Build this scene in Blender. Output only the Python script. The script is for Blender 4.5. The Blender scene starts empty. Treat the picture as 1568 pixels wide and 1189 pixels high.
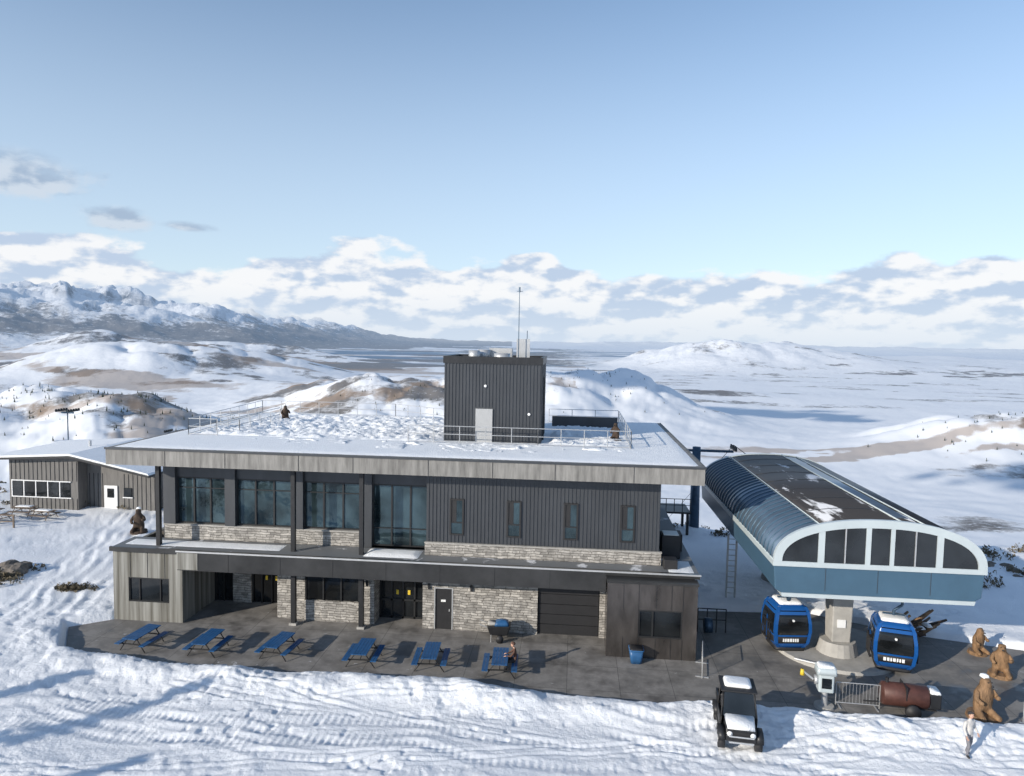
import bpy, bmesh, math, random
import numpy as np
from mathutils import Matrix, Vector
random.seed(7); rng=np.random.default_rng(5)
sc=bpy.context.scene
rad=math.radians
C5,S5=math.cos(rad(5)),math.sin(rad(5))
# ------------------------------------------------------------------ materials
def newmat(name):
    m=bpy.data.materials.new(name); m.use_nodes=True
    nt=m.node_tree; b=nt.nodes['Principled BSDF']
    return m,nt,b
def simple(name,col,rough=.6,metal=0.,var=.25,scale=3.,bump=0.,bscale=None,stretch=(1,1,1),spec=.5):
    m,nt,b=newmat(name); N=nt.nodes; L=nt.links
    tc=N.new('ShaderNodeTexCoord'); mp=N.new('ShaderNodeMapping'); mp.inputs['Scale'].default_value=stretch
    L.new(tc.outputs['Object'],mp.inputs[0])
    n=N.new('ShaderNodeTexNoise'); n.inputs['Scale'].default_value=scale; n.inputs['Detail'].default_value=5; n.inputs['Roughness'].default_value=.62
    L.new(mp.outputs[0],n.inputs[0])
    r=N.new('ShaderNodeMapRange'); r.inputs[1].default_value=.3; r.inputs[2].default_value=.7; r.inputs[3].default_value=1-var; r.inputs[4].default_value=1+var
    L.new(n.outputs[0],r.inputs[0])
    v=N.new('ShaderNodeVectorMath'); v.operation='SCALE'; v.inputs[0].default_value=col[:3]
    L.new(r.outputs[0],v.inputs['Scale']); L.new(v.outputs[0],b.inputs['Base Color'])
    b.inputs['Roughness'].default_value=rough; b.inputs['Metallic'].default_value=metal; b.inputs['Specular IOR Level'].default_value=spec
    if bump:
        n2=N.new('ShaderNodeTexNoise'); n2.inputs['Scale'].default_value=bscale or scale*4; n2.inputs['Detail'].default_value=4
        L.new(mp.outputs[0],n2.inputs[0])
        bp=N.new('ShaderNodeBump'); bp.inputs['Strength'].default_value=bump; bp.inputs['Distance'].default_value=.05
        L.new(n2.outputs[0],bp.inputs['Height']); L.new(bp.outputs[0],b.inputs['Normal'])
    return m
M={}
M['siding']=simple('dark_metal_siding',(.062,.067,.075),.42,.3,.12,1.5,stretch=(1,1,.3))
M['siding_dark']=simple('dark_metal_trim',(.028,.029,.032),.45,.3,.2)
M['fascia']=simple('weathered_fascia',(.20,.195,.185),.7,0,.4,1.2,.15,stretch=(3,3,.4))
M['band']=simple('lower_fascia_metal',(.055,.055,.055),.3,.5,.35,.8,stretch=(.6,1,.6))
M['boxmetal']=simple('patina_metal_panel',(.115,.105,.10),.25,.7,.6,.9,.05,stretch=(1,1,.35))
M['frame']=simple('window_frame',(.03,.031,.033),.4,.3,.1)
M['door']=simple('door_dark',(.022,.022,.024),.45,0,.1)
M['doorlight']=simple('door_grey',(.38,.39,.40),.5,0,.05)
M['steel']=simple('galvanised_steel',(.50,.51,.52),.45,.5,.1)
M['conc']=simple('concrete',(.36,.35,.33),.85,0,.15,2,.2)
M['snow']=simple('packed_snow',(.86,.88,.9),.75,0,.03,2,.8,14,spec=.2)
M['bluep']=simple('blue_plastic',(.025,.10,.24),.4,0,.2)
M['cabin']=simple('cabin_blue_paint',(.010,.085,.30),.22,.1,.05)
M['black']=simple('black_rubber',(.018,.018,.02),.6,0,.2)
M['white']=simple('white_paint',(.75,.76,.77),.4,0,.04)
M['termblue']=simple('terminal_blue_panel',(.055,.115,.175),.35,.1,.08,1)
M['termwhite']=simple('terminal_light_trim',(.48,.54,.56),.4,.1,.05,1)
M['termglass']=simple('terminal_blue_ribbed',(.13,.18,.24),.3,.55,.2,.7)
M['woodtan']=simple('carved_wood',(.21,.125,.065),.75,0,.5,6,.8,stretch=(1,1,.3))
M['wooddark']=simple('dark_wood',(.055,.035,.024),.8,0,.4,5,.5)
M['woodgrey']=simple('weathered_wood',(.17,.13,.10),.8,0,.4,5,.4)
M['rust']=simple('brown_painted_metal',(.09,.038,.03),.5,.2,.3,3)
M['bark']=simple('bark',(.07,.05,.035),.9,0,.4,8,.6)
M['needle']=simple('needles',(.03,.045,.03),.8,0,.5,3)
M['sage']=simple('sagebrush_leaf',(.12,.10,.065),.9,0,.45,3)
M['rock']=simple('boulder_rock',(.16,.14,.12),.9,0,.4,2,.8)
M['greenmach']=simple('machine_steel_blue',(.05,.09,.14),.4,.4,.2)
M['lodge']=simple('grey_board_siding',(.15,.145,.14),.8,0,.2,2,.2,stretch=(3,3,.4))
M['skin']=simple('skin',(.55,.33,.24),.55,0,.05)
M['cl_dark']=simple('cloth_dark',(.03,.028,.03),.85,0,.2,12)
M['cl_grey']=simple('cloth_grey',(.17,.17,.19),.85,0,.2,12)
M['cl_white']=simple('cloth_white',(.55,.53,.51),.85,0,.12,12)
M['cl_brown']=simple('cloth_brown',(.1,.05,.035),.85,0,.2,12)
M['yellow']=simple('yellow_sign_paint',(.7,.5,.04),.5,0,.05)
M['red']=simple('red_paint',(.5,.03,.02),.4,0,.05)
M['interior']=simple('interior_wall',(.10,.09,.08),.8,0,.3,1)
def glass(name,c,rough=.04,met=.35,bump=.25):
    m,nt,b=newmat(name); N=nt.nodes;L=nt.links
    b.inputs['Roughness'].default_value=rough; b.inputs['Metallic'].default_value=met
    b.inputs['Specular IOR Level'].default_value=.8
    tc=N.new('ShaderNodeTexCoord'); n=N.new('ShaderNodeTexNoise'); n.inputs['Scale'].default_value=.5; n.inputs['Detail'].default_value=3
    L.new(tc.outputs['Object'],n.inputs[0])
    bp=N.new('ShaderNodeBump'); bp.inputs['Strength'].default_value=bump; bp.inputs['Distance'].default_value=.06
    L.new(n.outputs[0],bp.inputs['Height']); L.new(bp.outputs[0],b.inputs['Normal'])
    r=N.new('ShaderNodeMapRange'); r.inputs[1].default_value=.35; r.inputs[2].default_value=.65; r.inputs[3].default_value=.35; r.inputs[4].default_value=1.5
    v=N.new('ShaderNodeVectorMath'); v.operation='SCALE'; v.inputs[0].default_value=c
    L.new(n.outputs[0],r.inputs[0]); L.new(r.outputs[0],v.inputs['Scale']); L.new(v.outputs[0],b.inputs['Base Color'])
    return m
M['glass']=glass('window_glass',(.055,.09,.105),.03,.6,.6)
M['glassd']=glass('dark_glass',(.022,.026,.03),.08,.4)
def stone():
    m,nt,b=newmat('ledge_stone'); N=nt.nodes;L=nt.links
    tc=N.new('ShaderNodeTexCoord'); sp=N.new('ShaderNodeSeparateXYZ'); L.new(tc.outputs['Object'],sp.inputs[0])
    ad=N.new('ShaderNodeMath'); ad.operation='ADD'; L.new(sp.outputs[0],ad.inputs[0]); L.new(sp.outputs[1],ad.inputs[1])
    cb=N.new('ShaderNodeCombineXYZ'); L.new(ad.outputs[0],cb.inputs[0]); L.new(sp.outputs[2],cb.inputs[1])
    ns=N.new('ShaderNodeTexNoise'); ns.inputs['Scale'].default_value=1.6; ns.inputs['Detail'].default_value=3; L.new(cb.outputs[0],ns.inputs[0])
    mx=N.new('ShaderNodeVectorMath'); mx.operation='MULTIPLY_ADD'; mx.inputs[1].default_value=(.5,.22,0); L.new(ns.outputs['Color'],mx.inputs[0]); L.new(cb.outputs[0],mx.inputs[2])
    br=N.new('ShaderNodeTexBrick'); br.inputs['Scale'].default_value=1; br.inputs['Brick Width'].default_value=.38; br.inputs['Row Height'].default_value=.14
    br.inputs['Mortar Size'].default_value=.012; br.inputs['Color1'].default_value=(.23,.22,.205,1); br.inputs['Color2'].default_value=(.43,.41,.38,1); br.inputs['Mortar'].default_value=(.12,.11,.10,1)
    br.offset=.37; br.squash=1.6; br.squash_frequency=3
    L.new(mx.outputs[0],br.inputs[0])
    n2=N.new('ShaderNodeTexNoise'); n2.inputs['Scale'].default_value=3.5; n2.inputs['Detail'].default_value=6; L.new(tc.outputs['Object'],n2.inputs[0])
    r=N.new('ShaderNodeMapRange'); r.inputs[1].default_value=.3; r.inputs[2].default_value=.7; r.inputs[3].default_value=.65; r.inputs[4].default_value=1.35; L.new(n2.outputs[0],r.inputs[0])
    v=N.new('ShaderNodeVectorMath'); v.operation='SCALE'; L.new(br.outputs[0],v.inputs[0]); L.new(r.outputs[0],v.inputs['Scale']); L.new(v.outputs[0],b.inputs['Base Color'])
    b.inputs['Roughness'].default_value=.85
    bw=N.new('ShaderNodeRGBToBW'); L.new(v.outputs[0],bw.inputs[0])
    bp=N.new('ShaderNodeBump'); bp.inputs['Strength'].default_value=.9; bp.inputs['Distance'].default_value=.08; L.new(bw.outputs[0],bp.inputs['Height']); L.new(bp.outputs[0],b.inputs['Normal'])
    return m
M['stone']=stone()
def boards():
    m,nt,b=newmat('weathered_boards'); N=nt.nodes;L=nt.links
    tc=N.new('ShaderNodeTexCoord'); mp=N.new('ShaderNodeMapping'); mp.inputs['Scale'].default_value=(3.2,3.2,.12); L.new(tc.outputs['Object'],mp.inputs[0])
    n=N.new('ShaderNodeTexNoise'); n.inputs['Scale'].default_value=1; n.inputs['Detail'].default_value=6; n.inputs['Roughness'].default_value=.6; L.new(mp.outputs[0],n.inputs[0])
    cr=N.new('ShaderNodeValToRGB'); e=cr.color_ramp.elements; e[0].position=.35;e[0].color=(.10,.095,.08,1);e[1].position=.68;e[1].color=(.33,.33,.31,1)
    L.new(n.outputs[0],cr.inputs[0]); L.new(cr.outputs[0],b.inputs['Base Color']); b.inputs['Roughness'].default_value=.8
    return m
M['boards']=boards()
def paving():
    m,nt,b=newmat('terrace_concrete'); N=nt.nodes;L=nt.links
    tc=N.new('ShaderNodeTexCoord')
    br=N.new('ShaderNodeTexBrick'); br.offset=0; br.inputs['Scale'].default_value=1; br.inputs['Brick Width'].default_value=2.4; br.inputs['Row Height'].default_value=2.4; br.inputs['Mortar Size'].default_value=.012
    br.inputs['Color1'].default_value=(.21,.20,.187,1); br.inputs['Color2'].default_value=(.235,.223,.21,1); br.inputs['Mortar'].default_value=(.09,.09,.085,1); L.new(tc.outputs['Object'],br.inputs[0])
    n=N.new('ShaderNodeTexNoise'); n.inputs['Scale'].default_value=.7; n.inputs['Detail'].default_value=9; n.inputs['Roughness'].default_value=.7; L.new(tc.outputs['Object'],n.inputs[0])
    r=N.new('ShaderNodeMapRange'); r.inputs[1].default_value=.35; r.inputs[2].default_value=.6; r.inputs[3].default_value=.5; r.inputs[4].default_value=1.1; L.new(n.outputs[0],r.inputs[0])
    v=N.new('ShaderNodeVectorMath'); v.operation='SCALE'; L.new(br.outputs[0],v.inputs[0]); L.new(r.outputs[0],v.inputs['Scale'])
    n3=N.new('ShaderNodeTexNoise'); n3.inputs['Scale'].default_value=1.3; n3.inputs['Detail'].default_value=8; n3.inputs['Roughness'].default_value=.7; n3.inputs['Distortion'].default_value=.4
    mp=N.new('ShaderNodeMapping'); mp.inputs['Location'].default_value=(31,7,0); L.new(tc.outputs['Object'],mp.inputs[0]); L.new(mp.outputs[0],n3.inputs[0])
    r3=N.new('ShaderNodeMapRange'); r3.inputs[1].default_value=.64; r3.inputs[2].default_value=.70; r3.inputs[4].default_value=.6; L.new(n3.outputs[0],r3.inputs[0])
    mx=N.new('ShaderNodeMix'); mx.data_type='RGBA'; mx.inputs['B'].default_value=(.75,.77,.8,1); L.new(v.outputs[0],mx.inputs['A']); L.new(r3.outputs[0],mx.inputs['Factor']); L.new(mx.outputs['Result'],b.inputs['Base Color'])
    r2=N.new('ShaderNodeMapRange'); r2.inputs[1].default_value=.35; r2.inputs[2].default_value=.5; r2.inputs[3].default_value=.35; r2.inputs[4].default_value=.85; L.new(n.outputs[0],r2.inputs[0]); L.new(r2.outputs[0],b.inputs['Roughness'])
    return m
M['paving']=paving()
def patchy(name,base,thr,scale,st=(1,1,1)):
    m,nt,b=newmat(name); N=nt.nodes;L=nt.links
    tc=N.new('ShaderNodeTexCoord'); mp=N.new('ShaderNodeMapping'); mp.inputs['Scale'].default_value=st; L.new(tc.outputs['Object'],mp.inputs[0])
    n=N.new('ShaderNodeTexNoise'); n.inputs['Scale'].default_value=scale; n.inputs['Detail'].default_value=9; n.inputs['Roughness'].default_value=.6; n.inputs['Distortion'].default_value=.4; L.new(mp.outputs[0],n.inputs[0])
    r=N.new('ShaderNodeMapRange'); r.inputs[1].default_value=thr; r.inputs[2].default_value=thr+.06; r.inputs[4].default_value=.8; L.new(n.outputs[0],r.inputs[0])
    mx=N.new('ShaderNodeMix'); mx.data_type='RGBA'; mx.inputs['A'].default_value=(*base,1); mx.inputs['B'].default_value=(.78,.8,.84,1)
    L.new(r.outputs[0],mx.inputs['Factor']); L.new(mx.outputs['Result'],b.inputs['Base Color'])
    b.inputs['Roughness'].default_value=.6
    return m
M['patchroof']=patchy('dark_roof_snow_patches',(.04,.037,.036),.585,.8,(1,.3,1))
M['deckroof']=patchy('deck_roof_snow_patches',(.16,.17,.18),.6,.8)

# ------------------------------------------------------------------ mesh builder
class MB:
    def __init__(s): s.v=[];s.f=[]
    def add(s,vs,fs):
        o=len(s.v); s.v+= [tuple(p) for p in vs]; s.f+=[tuple(i+o for i in f) for f in fs]; return s
    def box(s,x0,x1,y0,y1,z0,z1,T=None):
        vs=[Vector(p) for p in ((x0,y0,z0),(x1,y0,z0),(x1,y1,z0),(x0,y1,z0),(x0,y0,z1),(x1,y0,z1),(x1,y1,z1),(x0,y1,z1))]
        if T: vs=[T@p for p in vs]
        return s.add(vs,[(0,3,2,1),(4,5,6,7),(0,1,5,4),(1,2,6,5),(2,3,7,6),(3,0,4,7)])
    def cyl(s,a,b,r0,r1=None,n=12):
        a=Vector(a);b=Vector(b);r1=r0 if r1 is None else r1
        d=(b-a).normalized(); q=d.to_track_quat('Z','Y')
        vs=[]
        for p,r in((a,r0),(b,r1)):
            for i in range(n):
                t=2*math.pi*i/n; vs.append(p+q@Vector((r*math.cos(t),r*math.sin(t),0)))
        fs=[(i,(i+1)%n,n+(i+1)%n,n+i) for i in range(n)]+[tuple(range(n-1,-1,-1)),tuple(range(n,2*n))]
        return s.add(vs,fs)
    def loft(s,rings,cap=True):
        n=len(rings[0]); vs=[p for r in rings for p in r]; fs=[]
        for k in range(len(rings)-1):
            for i in range(n):
                j=(i+1)%n; fs.append((k*n+i,k*n+j,(k+1)*n+j,(k+1)*n+i))
        if cap: fs+= [tuple(range(n-1,-1,-1)),tuple(range((len(rings)-1)*n,len(rings)*n))]
        return s.add(vs,fs)
    def prism(s,poly,axis,a,b):
        def mk(p,c): return {'y':(p[0],c,p[1]),'x':(c,p[0],p[1]),'z':(p[0],p[1],c)}[axis]
        return s.loft([[mk(p,a) for p in poly],[mk(p,b) for p in poly]])
def mkobj(name,mb,mat,smooth=False,bevel=0,parent=None):
    me=bpy.data.meshes.new(name); me.from_pydata(mb.v,[],mb.f); 
    bm=bmesh.new(); bm.from_mesh(me); bmesh.ops.recalc_face_normals(bm,faces=bm.faces); bm.to_mesh(me); bm.free()
    me.materials.append(mat)
    o=bpy.data.objects.new(name,me); sc.collection.objects.link(o)
    if smooth: me.shade_smooth()
    if bevel:
        md=o.modifiers.new('bevel','BEVEL'); md.width=bevel; md.segments=2; md.limit_method='ANGLE'; md.angle_limit=rad(40)
    if parent: o.parent=parent
    return o
class Asm:
    def __init__(s,name,loc=(0,0,0),rz=0,scale=1):
        s.e=bpy.data.objects.new(name,None); sc.collection.objects.link(s.e); s.e.location=loc; s.e.rotation_euler=(0,0,rz); s.e.scale=(scale,)*3; s.p={}
    def __call__(s,part,mat,smooth=False,bevel=0):
        if part not in s.p: s.p[part]=(MB(),mat,smooth,bevel)
        return s.p[part][0]
    def done(s):
        for k,(mb,mat,sm,bv) in s.p.items(): mkobj(k,mb,M[mat],sm,bv,s.e)
        return s.e
# ------------------------------------------------------------------ noise
def vn(x,y,seed=0):
    xi=np.floor(x).astype(np.int64); yi=np.floor(y).astype(np.int64); fx=x-xi; fy=y-yi
    fx=fx*fx*fx*(fx*(fx*6-15)+10); fy=fy*fy*fy*(fy*(fy*6-15)+10)
    def h(a,b):
        k=(a*374761393+b*668265263+seed*974634777)&0xffffffff
        k=((k^(k>>13))*1274126177)&0xffffffff
        return ((k^(k>>16))&0xffff)/65535.
    a=h(xi,yi);b=h(xi+1,yi);c=h(xi,yi+1);d=h(xi+1,yi+1)
    return (a*(1-fx)+b*fx)*(1-fy)+(c*(1-fx)+d*fx)*fy
def fbm(x,y,o=5,seed=0,g=.5):
    s=0;a=1;t=0
    for i in range(o):
        s=s+a*(vn(x,y,seed+i)*2-1); t+=a; a*=g; x,y=x*1.62+y*1.19+13.7,-x*1.19+y*1.62+7.1
    return s/t
def ridge(x,y,o=6,seed=0,g=.5):
    s=0;a=1;t=0
    for i in range(o):
        s=s+a*(1-np.abs(vn(x,y,seed+i)*2-1))**1.5; t+=a; a*=g; x,y=x*1.62+y*1.19+3.7,-x*1.19+y*1.62+9.1
    return s/t
def ss(x,a,b):
    t=np.clip((x-a)/(b-a),0,1); return t*t*(3-2*t)
PAVE=[(-24.7,35.9),(-26.4,34.6),(-24.6,32.0),(-19,31.1),(-13,30.8),(-5,30.9),(-1,30.4),(3,30.0),(6.4,30.4),(10,30.2),(14,29.9),(20,30.1),(30,31),(32,35.4),(24,38.2),(19,39.5),(14,42),(7,41.5),(6.3,45),(-24,45)]
def sdpoly(x,y,P):
    d=np.full(x.shape,1e18); inside=np.zeros(x.shape,bool); n=len(P)
    for i in range(n):
        ax,ay=P[i];bx,by=P[(i+1)%n]; ex,ey=bx-ax,by-ay; wx,wy=x-ax,y-ay
        t=np.clip((wx*ex+wy*ey)/(ex*ex+ey*ey),0,1); d=np.minimum(d,(wx-ex*t)**2+(wy-ey*t)**2)
        c=((ay<=y)&(by>y))|((by<=y)&(ay>y)); 
        with np.errstate(divide='ignore',invalid='ignore'):
            xs=ax+(y-ay)/(ey if ey else 1e-9)*ex
        inside^=(c&(x<xs))
    d=np.sqrt(d); return np.where(inside,-d,d)
HILLS=[(-2150,4000,205,640,600),(-1500,4300,100,520,600),(-1050,1550,140,280,330),(-700,1350,75,190,260),(-3600,6500,230,900,700),(-2700,7500,150,900,500),
 (-330,2050,128,270,330),(-60,2150,90,250,330),(-620,2600,95,280,500),(230,2500,138,270,420),(480,2400,75,200,300),(-250,3300,75,900,300),
 (2050,7000,235,620,700),(2900,7400,150,600,700),(1500,7600,110,450,800),(3900,7000,120,1500,1200),
 (1260,1800,105,270,230),(5500,9000,150,2500,1200),(900,3500,25,600,300)]
def terrain(x,y):
    xc=C5*x+S5*y; yc=-S5*x+C5*y; r=np.hypot(xc,yc)
    edge=62-9*np.tanh((xc-5)/20.)+ 3*fbm(x/14,y/14,3,4)
    d=np.maximum(yc-edge,np.abs(xc)-95); d=np.maximum(d,0); d=np.sqrt(d*d+9)-3
    z=-250*np.tanh(d*.41/250)
    fall=ss(-z,20,120)
    nz=fbm(x/260,y/260,6,11)
    for (hx,hy,h,rx,ry) in HILLS:
        w=.25*rx
        ux=(xc-hx+w*fbm(x/rx*1.2,y/rx*1.2,3,31))/rx; uy=(yc-hy)/ry
        q=np.exp(-(ux*ux+uy*uy)**.9)
        z=z+fall*h*q*(1.0+.62*(.5-ridge(x/(rx*.85),y/(rx*.85),5,17,.42)))
    z=z+fall*(nz*6*ss(r,300,1500)+ 1.8*fbm(x/40,y/40,4,3)*ss(r,80,400)*(1-ss(r,3000,9000)))
    az=np.degrees(np.arctan2(xc,np.maximum(yc,1)))
    prof=np.interp(az,[-70,-45,-35,-30,-25,-20,-16,-10,-4,4,12,20,30,45,70],[1650,1600,1560,1500,1400,1250,950,420,170,200,300,240,260,300,300])
    cen=np.interp(az,[-45,-20,0,45],[17500,22000,34000,36000]); wid=np.interp(az,[-45,-20,0,45],[5200,6000,5000,5000])
    b=np.exp(-np.abs((r-cen)/wid)**2.2)
    front=np.exp(-np.abs((r-cen*.72)/(wid*.5))**2)*.32
    rg=ridge(x/3000,y/3000,8,23,.55)
    rg=.30+.95*rg-.35*(1-ridge(x/1300,y/1300,5,29,.5))
    z=z+np.where(yc>0,(b*rg*.98+front*ridge(x/2200,y/2200,6,51))*prof,0)*ss(r,7000,12000)
    m=r<140
    if m.any():
        X=x[m];Y=y[m]; sd=sdpoly(X,Y,PAVE)
        zz=z[m]
        lf=.24*fbm(X/6,Y/6,3,2)
        front=np.clip((34-Y)/3,0,1)
        ch=ss(fbm(X/4.5+3,Y/2.6,3,8),-.25,.3)
        edgech=np.exp(-((sd-1.2)/1.3)**2)
        lump=(.055*fbm(X/.55,Y/.5,5,61,.6)+.05*np.abs(fbm(X/.8,Y/.8,4,67,.6)))*(.10+ch*.9+.7*edgech)+.05*fbm(X/2.2,Y/1.4,3,71)
        lump=lump-.06*ss(vn(X/.33,Y/.30,301),.72,.92)*ss(fbm(X/3.1,Y/2.2,3,303),-.1,.25)
        berm=(.26+.26*fbm(X/2.6,Y/2.6,4,91))*np.exp(-((sd-1.0)/1.1)**2)*(front*.95+.35)
        h=.2+lf*ss(sd,.2,3)+lump+berm
        for (y0,a,bq,dep,sep,wd) in [(26.0,.075,.0022,.045,1.5,.22),(28.1,-.05,-.0028,.05,1.7,.2),(25.0,.14,.0,.04,.5,.09),(27.3,-.16,.004,.045,.4,.08),(24.4,-.08,.004,.045,1.3,.2),(29.0,.08,-.003,.04,.35,.08),(26.8,-.10,.006,.04,.45,.08),(25.6,.18,-.004,.04,.5,.08),(27.6,.11,.003,.04,1.5,.2)]:
            yy=y0+a*(X+4)+bq*(X+4)**2+1.3*fbm(X/8+y0,X*0+y0,3,int(y0*10))
            on=ss(fbm(X/6+y0*3,Y*0+y0,2,5),-.35,.2)
            for o in (-sep/2,sep/2):
                dd=Y-(yy+o); h=h-on*dep*np.exp(-(dd/wd)**2)*(.8+(.3 if wd>.15 else 0)*np.sin(X*2*math.pi/.3)) + on*dep*.5*np.exp(-((np.abs(dd)-wd*1.9)/(.55*wd))**2)
        for o,dp in ((-1.1,.06),(.2,.05),(1.7,.07),(3.3,.04)):
            xx=-30.5-(Y-38)*.33+o+.7*fbm(Y/4+o,Y*0,2,9); m2=ss(Y,32,36)
            h=h-dp*np.exp(-((X-xx)/.24)**2)*m2*(.6+.5*fbm(X*2,Y*2,2,12))+.035*np.exp(-((np.abs(X-xx)-.45)/.17)**2)*m2
        k=ss(sd,-.05,.35)
        site=ss(zz,-6,-.5)
        z=z.copy(); z[m]=np.where(sd<1.5, zz+(-.14)*(1-k)+k*h, zz+h*site+ (1-site)*.2*lf)
    return z
# ------------------------------------------------------------------ terrain mesh
dense=np.radians(np.arange(-46,46.01,.13)); coarse=np.radians(np.arange(49,313,3.)); ang=np.concatenate([dense,coarse]); na=len(ang)
rs=[0.5]+list(np.arange(3,20,1.))+list(np.arange(20,24,.3))+list(np.arange(24,34,.075))+list(np.arange(34,50,.18))+list(np.arange(50,100,.6))
r0=100.
while r0<75000: rs.append(r0); r0*=1.0105
rs=np.array(rs); nr=len(rs)
A,Rr=np.meshgrid(ang,rs); xc=np.sin(A)*Rr; yc=np.cos(A)*Rr
X=(C5*xc-S5*yc).ravel(); Y=(S5*xc+C5*yc).ravel()
Z=np.zeros_like(X); CH=200000
for i in range(0,len(X),CH): Z[i:i+CH]=terrain(X[i:i+CH],Y[i:i+CH])
me=bpy.data.meshes.new('ground'); nv=len(X)
me.vertices.add(nv); me.vertices.foreach_set('co',np.stack([X,Y,Z],1).astype(np.float32).ravel())
i=np.arange(nr-1)[:,None]*na; j=np.arange(na)[None,:]; j2=(j+1)%na
quads=np.stack([i+j,i+na+j,i+na+j2,i+j2],-1).reshape(-1,4)
nf=len(quads); me.loops.add(nf*4); me.loops.foreach_set('vertex_index',quads.ravel().astype(np.int32))
me.polygons.add(nf); me.polygons.foreach_set('loop_start',(np.arange(nf)*4).astype(np.int32)); me.polygons.foreach_set('loop_total',np.full(nf,4,np.int32))
me.update(calc_edges=True)
me.shade_smooth()
XC=C5*X+S5*Y; YC=-S5*X+C5*Y; RR=np.hypot(XC,YC)
flat=1-ss(np.abs(Z+248),10,40)
veg=np.zeros_like(X)
b1=fbm(XC/1500,YC/800,6,101); veg+= 1.0*ss(b1,-.20,.0)*ss(RR,3000,4500)*(1-ss(RR,19000,24000))*flat*ss(-XC/np.maximum(YC,1)+.18,-.05,.2)
b2=fbm(XC/260,YC/160,5,131); veg+= .74*ss(b2,-.2,.35)*ss(RR,450,1100)*(1-ss(RR,8000,9500))*(1-flat)*(.62+.38*(XC<0))
veg+=.6*np.exp(-((XC-1200)/260)**2-((YC-1700)/220)**2)*ss(fbm(XC/90,YC/60,4,171),-.15,.3)
veg+=.55*ss(fbm(XC/500,YC/160,5,181),.12,.4)*ss(RR,700,1500)*(1-ss(RR,6000,9000))*(XC>0)
veg+=ss(RR,10000,12500)*(1-ss(Z+320*fbm(X/900,Y/900,4,7),0,650))*(Z>-235)*.9*(XC<0)
meadow=ss(fbm(XC/300,YC/50,4,201),-.15,.3)*np.exp(-((XC-800)/430)**2-((YC-1640)/100)**2)*1.9
meadow+=ss(fbm(XC/900,YC/400,5,211),-.08,.22)*ss(RR,2300,3600)*(1-ss(RR,9000,12000))*(XC<700)*.95
meadow+=ss(fbm(XC/200,YC/120,5,217),.1,.35)*ss(RR,900,1300)*(1-ss(RR,3000,4000))*(XC<200)*.8
meadow=np.clip(meadow,0,1)
water=ss(fbm(XC/2200,YC/700,4,301),.22,.3)*ss(RR,6500,8000)*(1-ss(RR,15000,18000))*flat
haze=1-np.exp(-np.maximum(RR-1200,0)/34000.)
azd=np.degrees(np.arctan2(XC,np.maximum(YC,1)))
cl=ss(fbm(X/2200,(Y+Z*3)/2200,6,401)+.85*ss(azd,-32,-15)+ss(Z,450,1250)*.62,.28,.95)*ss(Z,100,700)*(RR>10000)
haze=np.clip(np.maximum(haze,.95*cl),0,1)  # painted haze: distance fade plus a cloud veil over the peaks
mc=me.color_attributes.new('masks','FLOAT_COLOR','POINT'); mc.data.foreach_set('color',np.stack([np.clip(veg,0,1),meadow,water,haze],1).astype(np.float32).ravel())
ground=bpy.data.objects.new('ground_terrain',me); sc.collection.objects.link(ground)
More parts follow.
